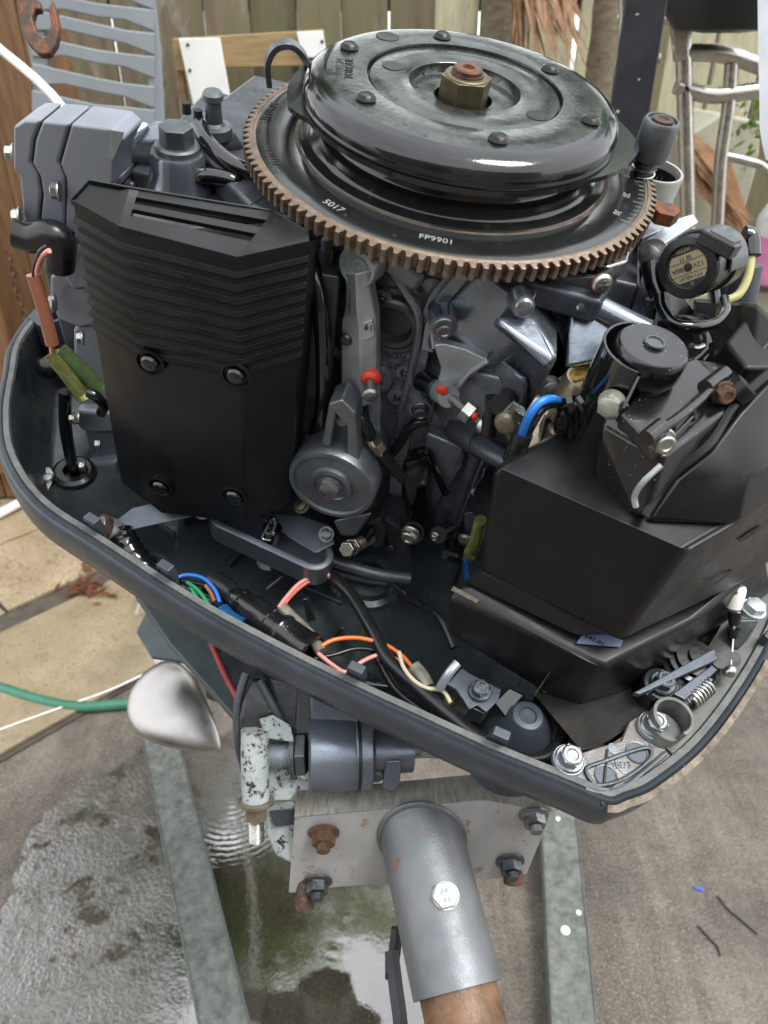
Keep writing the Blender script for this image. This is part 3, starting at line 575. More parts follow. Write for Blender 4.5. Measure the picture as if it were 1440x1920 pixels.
bolt(lv, ey(649, 636, yl - .0002), (-.2, -1, 0), .0050, m_gloss, 'pan')
c = ey(694, 706, yl); mk('red_washer', G().lathe([(.0088, 0), (.0085, .0022), (.0078, .0026), (.0068, .0046), (.0050, .006)], o=c, ax=(.2, -1, -.1), n=26), m_red, lv)
bolt(lv, c + V((.004, -.016, -.003)), (.3, -1, -.1), .0068, m_bolt, 'pan'); mk('screw_shank', G().cyl(c, c + V((.004, -.016, -.003)), .0040, .0038, 14), m_tan, lv)
# sector wheel
cw = ey(620, 912, -.176)
sw = mk('magneto_control_wheel', G().lathe([(.0375, -.036), (.0385, -.022), (.0385, -.004), (.0370, 0), (.0335, .0002), (.0325, -.0022), (.0190, -.0026), (.0180, .0005), (.0150, .0008), (.0140, -.0004), (.0001, -.0004)], o=cw, ax=(-.06, -1, .02), n=72), m_alu2, ENG)
mk('rear_wheel', G().lathe([(.037, -.060), (.038, -.056), (.038, -.0395), (.037, -.0385)], o=cw, ax=(-.06, -1, .02), n=72), m_aludk, sw)
bolt(sw, cw + V((0, -.0005, 0)), (-.06, -1, .02), .0098, m_bolt, 'hex')
mk('wheel_yoke', G().prism([ey(x, y, -.170) for x, y in ((616, 757), (640, 750), (666, 775), (674, 862), (652, 872), (650, 800), (630, 778), (618, 840), (603, 832))], (0, .024, 0)), m_alu2, sw, .0018)
mk('yoke_back', G().prism([ey(x, y, -.155) for x, y in ((620, 765), (650, 768), (655, 860), (608, 835))], (0, .006, 0)), m_aludk, sw, .001)
bolt(sw, ey(641, 788, -.1555), (0, -1, 0), .0050, m_alu, 'pan')
mk('wheel_foot', G().hull([ey(x, y, Y) for x, y, Y in ((625, 975, -.17), (700, 960, -.16), (668, 1004, -.165), (640, 1005, -.168), (625, 975, -.14), (700, 960, -.14), (660, 1004, -.14))]), m_alu2, sw, .003, 3)
mk('rubber_tab', G().prism([ey(x, y, -.15) for x, y in ((677, 975), (716, 958), (722, 965), (682, 985))], (0, .01, 0)), m_ink, sw)
ft = mk('linkage_foot', G().prism([ey(x, y, -.135) for x, y in ((690, 985), (712, 972), (722, 995), (718, 1025), (700, 1030), (690, 1015))], (0, .012, 0)), m_aludk, ENG, .002)
a, b = ey(694, 1010, -.135), ey(655, 1028, -.175)
mk('pivot_pin', G().thread(a, b, .0062, .0022), m_tan, ft); mk('pin_nut', G().cyl(b, b + unit(b - a) * .007, .0078, .0075, 6), m_zinc, ft, .0006); mk('pin_nut', G().cyl(b - unit(b - a) * .010, b - unit(b - a) * .005, .0082, .0082, 6), m_zinc, ft, .0006)
# ball-joint link rod
L_ = [ey(x, y, Y) for x, y, Y in ((676, 790, -.15), (700, 840, -.152), (722, 862, -.15), (752, 895, -.145))]
lk = mk('link_rod', G().tube(L_, .0026, 8), m_zinc, ENG)
mk('rod_end', G().tube([ey(x, y, -.152) for x, y in ((672, 779), (684, 800), (697, 822))], lambda t: .0040 + .0025 * math.sin(t * 3), 12), m_rubber, lk); mk('rod_end', G().tube([ey(x, y, -.149) for x, y in ((714, 850), (732, 872), (756, 898))], lambda t: .0062 - .0015 * t, 12), m_rubber, lk)
c = ey(709, 838, -.152); mk('link_nut', G().cyl(c - unit(L_[2] - L_[0]) * .004, c + unit(L_[2] - L_[0]) * .004, .0062, .0062, 6), m_tan, lk, .0004)
mk('rod_clip', G().cyl(ey(668, 482, -.12), ey(640, 450, -.118), .0035, .0032, 10), m_tan, lv)
mk('rod_boot', G().tube([ey(x, y, -.118) for x, y in ((655, 462), (676, 478), (700, 492), (706, 505))], lambda t: .006 + .003 * t, 12), m_gloss, lv)

# ---------------------------------------------------------------- black front cover with louvres
def cover_sec(z, dy=0., bot=0):       # plan outline of the outer skin at height z (0 top, 1 bottom)
    t = z
    xs = [-.2235 - .014 * t, -.186 - .004 * t, -.108 + .0 * t, -.0665 - .006 * t]
    ys = [-.178 + .010 * t, -.190 + .004 * t, -.190 + .004 * t, -.172 + .006 * t]
    return [V((x, y - dy, 0)) for x, y in zip(xs, ys)]
ZT = [-.0028, -.0063, -.0088, .0025]; ZB = [-.292, -.300, -.284, -.262]
def cov(t, dy=0.):
    s_ = cover_sec(t, dy)
    for i, p in enumerate(s_): p[2] = ZT[i] + (ZB[i] - ZT[i]) * t
    return s_
gc = G(); rows = []
for t in [k / 16 for k in range(17)]:
    s_ = cov(t); r = [s_[0] + V((.006, .030, -.014))] + s_ + [s_[3] + V((-.001, .030, -.016))]
    rows.append(r)
gc.loft(rows, False, True)
cvr = mk('flywheel_side_cover', gc, m_cover, ENG, .0030, 3)
cvr.name = 'front_cover'
for (x0, y0), (x1, y1), d in (((458, 730), (452, 940), .0002),): mk('mould_line', G().tube([ey(x0, y0, -.1892), ey(x1, y1, -.1868)], .0007, 6, 0), m_cover, cvr)
# louvre ribs wrap around three facets
nr = 9
for k in range(nr):
    t0_ = .040 + k * .0375; h = .021
    A0, A1 = cov(t0_), cov(t0_ + h); g = G()
    o1, i1 = [], []
    for i in range(4):
        n_ = V((0, -1, 0)) if i in (1, 2) else V((-.25 if i == 0 else .25, -1, 0)); n_ = n_ / np.linalg.norm(n_)
        a0 = A0[i] - n_ * .001; a1 = A1[i] - n_ * .001; d = .0020
        o1.append([a0, a0 + n_ * (d * .5), a0 + (a1 - a0) * .65 + n_ * (d + .001), a1 + n_ * d * .9, a1])
    g.loft(o1); mk('louvre', g, m_cover, cvr, .0006)
# sloping top plate with two slots
def topz(pl): return [ez(x, y, Z) for x, y, Z in pl]
edge = cov(0); B = [ez(166, 338, .010), ez(243, 352, .004), ez(512, 396, -.0135), ez(578, 436, -.006)]
e2 = [p + V((0, 0, -.001)) for p in edge]
g = G(); 
def quad_holes(p00, p10, p11, p01, holes, th):   # bilinear patch with slots, real thickness
    us = sorted({0, 1} | {h[0] for h in holes} | {h[1] for h in holes}); vs_ = sorted({0, 1} | {h[2] for h in holes} | {h[3] for h in holes})
    f = lambda u, v: (p00 * (1 - u) + p10 * u) * (1 - v) + (p01 * (1 - u) + p11 * u) * v
    for i in range(len(us) - 1):
        for j in range(len(vs_) - 1):
            um, vm = (us[i] + us[i + 1]) / 2, (vs_[j] + vs_[j + 1]) / 2
            if any(h[0] < um < h[1] and h[2] < vm < h[3] for h in holes): continue
            q = [f(us[i], vs_[j]), f(us[i + 1], vs_[j]), f(us[i + 1], vs_[j + 1]), f(us[i], vs_[j + 1])]; g.prism(q, (0, 0, -th))
quad_holes(e2[1], e2[2], B[2], B[1], [(.06, 1.0 - .001, .34, .50), (.06, .999, .64, .80)], .003)
g.prism([e2[0], e2[1], B[1], B[0]], (0, 0, -.003)); g.prism([e2[2], e2[3], B[3], B[2]], (0, 0, -.003))
tp = mk('cover_top_plate', g, m_cover, cvr, .0)
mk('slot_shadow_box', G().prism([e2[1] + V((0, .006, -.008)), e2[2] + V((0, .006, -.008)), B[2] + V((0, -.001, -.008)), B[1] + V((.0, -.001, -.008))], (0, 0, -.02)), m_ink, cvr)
mk('cover_back_lip', G().tube([B[0], B[1], B[2] , B[3]], .0010, 8, 0), m_cover, cvr)
for x, y in ((282, 679), (443, 703), (301, 911), (439, 929)):
    p = ey(x, y, -.1905 if y < 800 else -.1875)
    mk('screw_well', G().lathe([(.0108, -.001), (.0112, .0016), (.0100, .0020), (.0088, -.0004), (.0001, -.0010)], o=p, ax=(0, -1, 0), n=28), m_cover, cvr)
    bolt(cvr, p + V((0, -.0006, 0)), (0, -1, 0), .0068, m_gloss, 'pan', spin=random.uniform(0, 1.5))
mk('cover_side_hose', G().tube([ey(x, y, Y) for x, y, Y in ((575, 455, -.12), (598, 560, -.14), (606, 660, -.145), (604, 760, -.145), (585, 830, -.14), (560, 885, -.14))], .0062, 14), m_gloss, ENG)
mk('vacuum_hose', G().tube([ey(x, y, Y) for x, y, Y in ((640, 470, -.11), (622, 560, -.118), (612, 640, -.12), (620, 760, -.12), (600, 860, -.11))], .0075, 14), m_rubber, ENG)
for x, y, r, mm in ((628, 660, .0055, m_tan),): mk('threaded_end', G().thread(ey(640, 668, -.11), ey(622, 655, -.125), .004, .0016), mm, ENG)
g = G()
for (x0, y0, x1, y1) in ((612, 575, 655, 500), (622, 590, 665, 520)): g.cyl(ey(x0, y0, -.10), ey(x1, y1, -.105), .0065, .006, 14)
mk('coolant_pipe', g, m_aludk, ENG)
mk('coil_housing', G().hull([ey(x, y, Y) for x, y, Y in ((600, 590, -.11), (640, 570, -.115), (645, 700, -.115), (640, 740, -.11), (605, 740, -.105), (600, 590, -.07), (640, 740, -.07))]), m_block, ENG, .004)

# ================================================================ MOTOR, SECOND HALF
# ---------------------------------------------------------------- cylinder head side, grey, in slabs with seams between
yh = -.100
def yslab(name, px, Y, th, m, par, bev=.0025):
    return mk(name, G().prism([ey(x, y, Y) for x, y in px], (0, th, 0)), m, par, bev, 3)
mk('head_core', G().prism([ey(x, y, -.06) for x, y in ((40, 330), (150, 330), (250, 345), (250, 900), (190, 890), (60, 440))], (0, .10, 0)), m_block, ENG, .004)
hd = yslab('cylinder_head', [(133, 232), (210, 242), (232, 262), (214, 300), (212, 345), (190, 352), (160, 352), (150, 440), (122, 436), (124, 338), (112, 308)], yh, .034, m_head, ENG)
yslab('exhaust_cover', [(24, 238), (44, 226), (76, 226), (62, 262), (56, 306), (72, 330), (76, 364), (70, 425), (44, 416), (36, 332), (24, 318)], yh + .001, .034, m_head, hd)
yslab('water_jacket', [(79, 227), (130, 232), (109, 306), (121, 334), (120, 434), (74, 426), (80, 366), (75, 332), (60, 308), (66, 262)], yh, .034, m_head, hd)
yslab('gasket', [(72, 230), (82, 230), (66, 308), (80, 336), (76, 424), (70, 424), (72, 330), (56, 308)], yh + .004, .028, m_rustst, hd, 0)
yslab('gasket', [(126, 234), (137, 236), (116, 308), (127, 336), (126, 434), (117, 434), (118, 334), (106, 306)], yh + .004, .028, m_rustst, hd, 0)
yslab('head_step', [(30, 318), (58, 314), (104, 326), (150, 350), (205, 352), (205, 372), (120, 372), (50, 352)], yh + .012, .10, m_head, hd)
yslab('head_lobe', [(128, 432), (215, 440), (228, 500), (200, 540), (135, 548), (112, 510), (108, 455)], yh + .006, .09, m_head, hd, .005)
yslab('head_lobe', [(112, 500), (215, 505), (235, 600), (150, 618), (108, 600), (92, 560), (92, 520)], yh + .016, .09, m_head, hd, .004)
yslab('head_lobe', [(150, 600), (240, 600), (250, 900), (196, 905), (172, 870), (150, 780), (138, 690), (136, 620)], yh + .020, .09, m_head, hd, .004)
yslab('head_lobe', [(140, 770), (210, 775), (215, 812), (158, 812), (145, 800)], yh + .008, .08, m_head, hd, .004)
yslab('head_lobe', [(158, 872), (218, 865), (222, 900), (165, 905)], yh + .008, .08, m_head, hd, .005)
for x, y, r, mm, Y in ((18, 286, .0072, m_zinc, yh + .02), (30, 404, .0072, m_zinc, yh - .001), (103, 356, .0075, m_zinc, yh + .002), (97, 566, .0070, m_zinc, yh + .01), (92, 572, .0055, m_zinc, yh), (149, 632, .0066, m_zinc, yh), (144, 782, .0080, m_zinc, yh), (133, 784, .0058, m_zinc, yh - .003), (182, 832, .0066, m_zinc, yh + .004), (153, 872, .0070, m_zinc, yh)):
    bolt(hd, ey(x, y, Y - .004) + V((.004, 0, 0)), (-.93, -.35, 0), r, mm, 'flange')
for x0, y0 in ((142, 650), (105, 372), (176, 820)): pass
mk('rubber_elbow', G().tube([ey(x, y, yh - .012) for x, y in ((34, 440), (60, 446), (95, 440), (112, 455), (112, 500))], .0118, 18), m_rubber, ENG)
th = mk('thermostat_housing', G().hull(P3([(236, 268, -.028), (262, 238, -.018), (300, 228, -.014), (345, 232, -.014), (372, 262, -.020), (378, 300, -.035), (372, 350, -.060), (240, 355, -.070), (228, 330, -.060), (262, 240, -.09), (372, 260, -.09)])), m_polish, ENG, .006, 4)
mk('thermostat_flange', G().hull(P3([(208, 300, -.030), (240, 250, -.017), (268, 228, -.0135), (280, 232, -.0135), (255, 262, -.022), (238, 300, -.040), (232, 345, -.07), (212, 345, -.06), (280, 232, -.05), (215, 300, -.06)])), m_alu, th, .002)
c = ez(334, 292, -.020)
mk('plug_boss', G().lathe([(.030, -.035), (.0255, -.022), (.0215, -.012), (.0205, .002), (.0195, .004)], o=c, n=40), m_polish, th)
mk('plug_washer', G().lathe([(.0165, .004), (.0165, .0080), (.0150, .0095)], o=c, n=36), m_aludk, th); g = G().cyl(c + ZA * .008, c + ZA * .0225, .0132, .0127, 6, ph=.3); mk('hex_plug', g, m_aludk, th, .0012)
yslab('head_chip_patch', [(200, 243), (232, 248), (228, 262), (212, 300), (200, 296), (206, 262)], yh - .0006, .001, M('bare_metal_patch', (.30, .31, .33), .4, .6, .2, 60, .3), hd, 0)
# pins, strap handle, cables behind the cover
c = ez(402, 240, -.012); mk('guide_pin', G().lathe([(.0145, -.005), (.0135, .002), (.0085, .003), (.0068, .005), (.0058, .020), (.0078, .0215), (.0078, .0255), (.0062, .0275), (.0001, .0275)], o=c, n=26), m_aludk, ENG)
mk('pin_base', G().hull(P3([(372, 262, -.012), (400, 232, -.010), (440, 245, -.012), (470, 290, -.03), (455, 330, -.05), (380, 300, -.04), (400, 240, -.06), (460, 300, -.07)])), m_block, ENG, .004)
hp = [ez(x, y, Z) for x, y, Z in ((505, 160, .010), (502, 118, .030), (518, 88, .046), (548, 84, .048), (572, 110, .036), (580, 150, .015))]
P_ = spline(hp, 6); L = []
for i, p in enumerate(P_):
    t = unit(P_[min(i + 1, len(P_) - 1)] - P_[max(0, i - 1)]); s_ = V((.35, -.94, 0)); n_ = unit(np.cross(t, s_)); L.append([p + s_ * .006 + n_ * .0022, p - s_ * .006 + n_ * .0022, p - s_ * .006 - n_ * .0022, p + s_ * .006 - n_ * .0022])
mk('lifting_strap', G().loft(L), m_aludk, ENG, .0006)
mk('plug_cable', G().tube(P3([(340, 352, -.045), (370, 332, -.030), (410, 332, -.026), (448, 346, -.030), (462, 372, -.05)]), .0062, 14), m_gloss, ENG)
mk('plug_cable', G().tube(P3([(372, 235, -.008), (392, 270, -.012), (430, 305, -.018), (470, 325, -.022), (500, 345, -.03)]), .0062, 12), m_gloss, ENG)
mk('plug_cable', G().tube(P3([(366, 250, -.012), (384, 290, -.02), (420, 322, -.026), (470, 345, -.03)]), .0050, 12), m_rubber, ENG)
mk('flywheel_shadow_case', G().prism([ez(x, y, -.045) for x, y in ((380, 345), (520, 345), (640, 430), (640, 520), (400, 480))], (0, 0, -.12)), m_block, ENG, .003)
for x, y in ((350, 212), (372, 226)): c = ez(x, y, -.006); mk('small_stud', G().cyl(c, c + ZA * .008, .0038, .0034, 10), m_ink, ENG)
mk('thin_wire', G().tube(P3([(505, 352, -.018), (490, 372, -.02), (470, 384, -.018)]), .0006, 6), m_zinc, ENG)
# ---------------------------------------------------------------- starter motor end at the right of the ring gear
c = ez(1232, 318, .000)
st = mk('starter_housing', G().lathe([(.024, -.075), (.0235, -.040), (.0215, -.036), (.0220, -.022), (.0215, -.020), (.0222, -.002), (.0215, 0), (.0195, 0), (.0185, -.004), (.018, -.04), (.001, -.04)], o=c, n=44), M('starter_pale_casting', (.42, .42, .40), .42, .5, .15, 40, .2, 400, dust=.4, dustcol=(.2, .18, .16)), ENG)
mk('starter_bore', G().lathe([(.0184, -.006), (.0182, -.039), (.0001, -.039)], o=c, n=30, cap0=False), m_ink, st)
mk('starter_lug', G().prism(P3([(1205, 445, -.03), (1262, 425, -.03), (1275, 395, -.03), (1240, 380, -.03), (1200, 420, -.03)]), (0, 0, -.010)), m_alu, st, .002)
c = ez(1207, 318, .004) ; mk('starter_pinion_cap', G().lathe([(.0072, -.006), (.0075, .002), (.0100, .004), (.0105, .006), (.0098, .008), (.0138, .010), (.0140, .036), (.0128, .0385), (.0112, .0385), (.0108, .0365), (.0001, .0365)], o=c, n=34), m_aludk, st)
mk('pinion_nut', G().lathe([(.0082, .0365), (.0080, .0392), (.0045, .0396), (.0035, .038), (.0001, .038)], o=c, n=24), m_rustst, st)
mk('pinion_spring', G().coil(c - ZA * .014, c + ZA * .004, .0090, .0012, 3), m_zinc, st)
c = ez(1240, 412, -.018); o = mk('rusty_mount_bolt', G().cyl(c, c + ZA * .010, .0120, .0118, 6), m_rustst, st, .0008)

# ---------------------------------------------------------------- relays with their bracket
rb = mk('relay_bracket', G().prism([ez(x, y, -.028) for x, y in ((1205, 455), (1262, 412), (1300, 400), (1310, 415), (1225, 470))], (0, 0, -.004)), m_alu, ENG, .001)
mk('relay_plate', G().prism([ed(x, y, .605) for x, y in ((1215, 470), (1225, 455), (1232, 620), (1200, 690), (1165, 640), (1190, 560))], V((.012, .016, 0))), m_block, rb, .001)
nf = unit((-.50, -.80, .22)); fc = ez(1287, 502, -.008)
def relay(fc, nf, lab=True, name='relay'):
    g = G().lathe([(.0215, -.064), (.0225, -.060), (.0225, -.040), (.0205, -.039), (.0200, -.018), (.0218, -.017), (.0218, -.003), (.0205, -.001), (.0155, -.0005), (.0148, -.0028), (.0142, -.0032), (.0001, -.0032)], o=fc, ax=nf, n=48)
    r = mk(name, g, m_rubber, ENG)
    if lab:
        u, v, w_ = frame(nf); pc = fc - nf * .0033
        xd = unit(en(1265, 526, pc, nf) - en(1312, 509, pc, nf)); yd = np.cross(nf, xd)
        g = G(); 
        pts = [pc + xd * .0132 * math.cos(t) + yd * .0132 * math.sin(t) for t in [2 * math.pi * k / 40 for k in range(40)] if -.0098 < .0132 * math.sin(t) < .0094]
        mk('relay_label', g.prism(pts, nf * .0004), m_label, r)
        mk('centre_rivet', G().lathe([(.0030, 0), (.0028, .001), (.0001, .0012)], o=pc + nf * .0004, ax=nf, n=20), m_ink, r)
        g = G()
        for yy in (.0044, -.0042, .0005): 
            if yy == .0005: continue
            g.box(pc + nf * .00055 + yd * yy, (.0245, .0004, .0003), (xd, yd, nf))
        mk('label_rule', g, m_ink, r)
        for s, a_, b_, sz in (('12V', -.0076, .0002, .0050), ('80A', .0076, .0002, .0050), ('PTT-RELAY', 0, .0068, .0035), ('58 11', 0, -.0066, .0040), ):
            text('lettering', s, pc + nf * .0006 + xd * a_ + yd * (b_ if s[0] != 'P' else -b_ + .0178 - .0 if False else b_), xd, nf, sz, m_ink, r, .0001)
        text('lettering', 'JAPAN', pc + nf * .0006 - yd * .0118, xd, nf, .0034, m_label, r, .0001)
        text('lettering', 'D', pc + nf * .0006 + yd * .0116, xd, nf, .0030, m_label, r, .0001)
    return r
r1 = relay(fc, nf)
u_ = unit(np.cross(nf, ZA)); up_ = np.cross(u_, nf)
if up_[2] < 0: up_ = -up_
mk('relay_cradle', G().loft([[fc - nf * d + (u_ * math.cos(t) + up_ * math.sin(t)) * r for t, r in [(R(a), .0245) for a in range(10, 171, 14)] + [(R(a), .0222) for a in range(170, 9, -14)]] for d in (.020, .056)]), m_block, r1, .0006)
mk('relay_lug', G().box(fc + up_ * .022 - nf * .006 - u_ * .010, (.026, .010, .016), (u_, up_, nf)), m_rubber, r1, .0015)
mk('spring_clip', G().box(fc + up_ * .0265 - nf * .012 + u_ * (.010 if u_[0] > 0 else -.010), (.018, .003, .016), (u_, up_, nf)), m_aludk, r1, .0008)
r2 = relay(ed(1262, 645, .60), unit((-.55, -.75, .35)), False)
bolt(rb, ed(1226, 478, .585), unit((-.5, -.85, .2)), .0105, m_zinc, 'hex')
mk('terminal_boot', G().tube([ed(1222, 492, .585), ed(1228, 525, .585), ed(1238, 552, .585)], .0082, 16), m_gloss, r1)
mk('relay_wire', G().tube([ed(1236, 548, .583), ed(1240, 575, .578), ed(1262, 605, .572), ed(1300, 612, .572), ed(1340, 606, .580), ed(1360, 585, .59), ed(1358, 560, .60)], .0040, 12), m_gloss, r1)
mk('relay_wire', G().tube([ed(1408, 482, .60), ed(1402, 520, .60), ed(1385, 552, .60), ed(1358, 568, .60), ed(1348, 600, .60)], .0034, 12), w_yel, r1)
mk('wire_boot', G().tube([ed(1395, 440, .60), ed(1408, 445, .60), ed(1410, 480, .60)], .0068, 14), m_gloss, r1)
mk('relay_condenser', G().cyl(ed(1392, 495, .66), ed(1378, 590, .68), .0165, .0165, 30), m_block, r1, .001)
g = G()
for a, b, r in (((1180, 600, .62), (1218, 500, .61), .006), ((1196, 640, .62), (1222, 560, .60), .005), ((1340, 545, .63), (1335, 640, .62), .0042), ((1218, 560, .62), (1216, 640, .62), .0035), ((1310, 610, .60), (1325, 680, .60), .006), ((1270, 690, .58), (1325, 655, .58), .003)):
    g.tube([ed(*a), (ed(*a) + ed(*b)) / 2 + V((.003, 0, 0)), ed(*b)], r, 10, 4)
mk('relay_loom', g, m_gloss, ENG)['kind'] = 'stuff'
mk('relay_backing', G().hull([ed(x, y, d) for x, y, d in ((1165, 560, .66), (1215, 470, .66), (1250, 590, .64), (1330, 620, .66), (1345, 690, .66), (1230, 700, .66), (1150, 620, .66), (1170, 560, .72), (1345, 690, .72), (1215, 470, .72))]), m_rubber, rb, .002)
mk('bracket_tongue', G().tube([ed(1295, 648, .57), ed(1308, 652, .565), ed(1318, 648, .567)], .0022, 8), m_zinc, rb)

# ---------------------------------------------------------------- black air silencer box
ab = mk('air_silencer_box', G().hull(P3([(922, 872, -.100), (1040, 812, -.098), (1125, 850, -.100), (1212, 980, -.098), (1285, 1032, -.1), (1440, 940, -.1), (1540, 880, -.1),
                                          (895, 1075, -.2), (1160, 1206, -.2), (1400, 1092, -.2), (1560, 960, -.2), (1040, 840, -.19), (1125, 860, -.19)])), m_boxpl, ENG, .0065, 4)
mk('edge_highlight_wear', G().tube(P3([(1290, 1029, -.0995), (1350, 995, -.0995), (1440, 941, -.0995)]), .0009, 6, 3), m_block, ab)  # paler strip draws the highlight and wear along this box edge
mk('box_seam', G().tube(P3([(1206, 985, -.1015), (1150, 1080, -.150), (1086, 1178, -.2)]), .0008, 6, 0), m_cover, ab)
DEP = lambda p: float((e2w(p) - CAM) @ FW)
_a, _b, _c, _e, _f = ez(1212, 977, -.0945), ez(1383, 982, -.0955), ez(1262, 902, -.0725), ez(1330, 846, -.057), ez(1390, 766, -.0405)
_d = ed(1403, 893, DEP((_b + _f) / 2) - .012); _g, _h = ez(1440, 716, -.031), ez(1476, 690, -.026); _i = ed(1450, 868, DEP(_d) + .012); _j = ed(1490, 855, DEP(_d) + .03); _k = ez(1450, 942, -.0965); _l = ez(1490, 918, -.0965)
VV = [_a, _b, _c, _d, _e, _f, _g, _h, _i, _j, _k, _l]; FF = [(0, 1, 3, 2), (2, 3, 4), (4, 3, 5), (5, 3, 8, 6), (6, 8, 9, 7), (3, 1, 10, 8), (8, 10, 11, 9)]; bd = [0, 1, 10, 11, 9, 7, 6, 5, 4, 2]
g = G(); back = [p + V((.012, .030, -.030)) for p in VV]; n_ = len(VV); g.add(VV + back, FF + [tuple(n_ + i for i in f)[::-1] for f in FF] + [(bd[i], bd[(i + 1) % len(bd)], n_ + bd[(i + 1) % len(bd)], n_ + bd[i])[::-1] for i in range(len(bd))])
rs = mk('air_box_right_shell', g, m_boxpl, ENG, .0035, 4)
mk('shell_lip', G().tube(P3([(1208, 968, -.091), (1232, 930, -.082), (1262, 888, -.070), (1325, 838, -.056), (1352, 800, -.050), (1378, 758, -.041), (1440, 702, -.030), (1476, 678, -.026)]), .0034, 8, 3), m_boxpl, rs)
ub = mk('air_box_upper_body', G().hull(P3([(1118, 850, -.080), (1128, 790, -.055), (1160, 775, -.050), (1245, 858, -.052), (1262, 885, -.069), (1325, 835, -.0575), (1378, 758, -.042), (1362, 700, -.045), (1300, 672, -.045), (1210, 972, -.093), (1180, 955, -.095), (1115, 960, -.14), (1400, 700, -.14), (1160, 780, -.14), (1440, 690, -.10)])), m_wet, ENG, .0035, 4)
mk('box_deck', G().prism(P3([(1165, 775, -.043), (1235, 850, -.045), (1360, 722, -.040), (1305, 670, -.040), (1230, 700, -.042)]), (0, 0, -.010)), m_wet, ub, .0015)
bar = mk('mounting_bar', G().tube(P3([(1218, 812, -.034), (1262, 790, -.033), (1320, 742, -.033), (1345, 716, -.033)]), .0032, 14, 3), m_wet, ub)
mk('bar_end', G().cyl(P3([(1322, 728, -.033)])[0], P3([(1358, 700, -.033)])[0], .0055, .0055, 20), m_wet, bar)
mk('bar_end', G().cyl(P3([(1212, 822, -.036)])[0], P3([(1242, 798, -.034)])[0], .0054, .0054, 20), m_wet, bar)
for (x0, y0, z0), (x1, y1, z1) in (((1262, 786, -.036), (1268, 872, -.068)), ((1298, 762, -.036), (1302, 838, -.066)), ((1334, 735, -.036), (1338, 806, -.062))):
    a, b = ez(x0, y0, z0), ez(x1, y1, z1); q = [a + V((-.0015, 0, 0)), a + V((.0015, 0, 0)), b + V((.0015, 0, 0)), b + V((-.0015, 0, 0))]
    mk('fin', G().prism(q, (.012, .022, 0)), m_wet, ub, .0008)
for (x, y, Z, r, mm) in ((1240, 825, -.042, .0085, m_zinc), (1355, 735, -.036, .0080, m_boltrust), ): bolt(ub, ez(x, y, Z), (.35, -1, .3), r, mm, 'flange')
mk('silencer_peg', G().cyl(ez(1378, 740, -.038), ez(1402, 722, -.030), .0092, .0085, 22), m_boxpl, rs)
mk('edge_bracket', G().tube(P3([(1240, 872, -.05), (1205, 905, -.062), (1190, 930, -.075), (1192, 950, -.082)]), .0020, 8), m_alu, ub)
# slots in the right facet
p3 = ez(1285, 1032, -.1); p4 = ez(1400, 1092, -.2); p5 = ez(1440, 940, -.1); nfc = unit(np.cross(p5 - p3, p4 - p3)); 
if nfc[1] > 0: nfc = -nfc
for x, y in ((1405, 1000), (1352, 1083)):
    a = en(x, y, p3, nfc) + nfc * .0008; u1 = unit(p5 - p3); v1 = unit(np.cross(nfc, u1))
    mk('drain_slot', G().prism([a + u1 * .014 * math.cos(t) * 1.0 + v1 * .0028 * math.sin(t) for t in [2 * math.pi * k / 20 for k in range(20)]], nfc * .0004), m_ink, ab)
lb = mk('lower_silencer_box', G().hull(P3([(840, 1122, -.222), (856, 1096, -.214), (1062, 1208, -.222), (1132, 1252, -.222), (1310, 1160, -.215), (1440, 1050, -.215), (905, 1075, -.222), (832, 1184, -.262), (1080, 1336, -.322), (1182, 1300, -.310), (1310, 1205, -.290), (1450, 1110, -.29), (1000, 1190, -.32), (1000, 1060, -.25)])), m_boxpl, ENG, .005, 4)
mk('box_seam', G().tube(P3([(1064, 1211, -.2225), (1034, 1256, -.26), (1000, 1306, -.297)]), .0007, 6, 0), m_zinc, lb)
mk('gasket_edge', G().prism(P3([(845, 1107, -.2165), (893, 1132, -.2165), (898, 1126, -.2165), (850, 1101, -.2165)]), (0, 0, .0012)), m_cork, lb)
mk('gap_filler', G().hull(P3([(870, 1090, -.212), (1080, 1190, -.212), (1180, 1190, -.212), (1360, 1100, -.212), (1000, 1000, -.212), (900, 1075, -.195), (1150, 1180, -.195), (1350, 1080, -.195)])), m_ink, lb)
mk('blue_gasket', G().prism(P3([(1080, 1207, -.2175), (1100, 1178, -.2175), (1168, 1202, -.2175), (1162, 1214, -.2175)]), (0, 0, .001)), M('blue_grey_gasket', (.12, .14, .22), .5), lb)
text('lettering', '7547-01', ez(1112, 1199, -.2160), XA + YA * -.25, ZA, .0055, m_ink, lb, .0002)
mk('back_block', G().prism(P3([(1360, 640, -.05), (1420, 570, -.05), (1470, 600, -.05), (1480, 690, -.05), (1400, 690, -.05)]), (0, 0, -.05)), m_boxpl, ENG, .004)
mk('back_step', G().hull(P3([(1300, 560, -.08), (1420, 568, -.04), (1470, 620, -.04), (1400, 700, -.06), (1300, 680, -.09), (1350, 560, -.16), (1470, 620, -.16), (1300, 690, -.16)])), m_boxpl, ENG, .004)
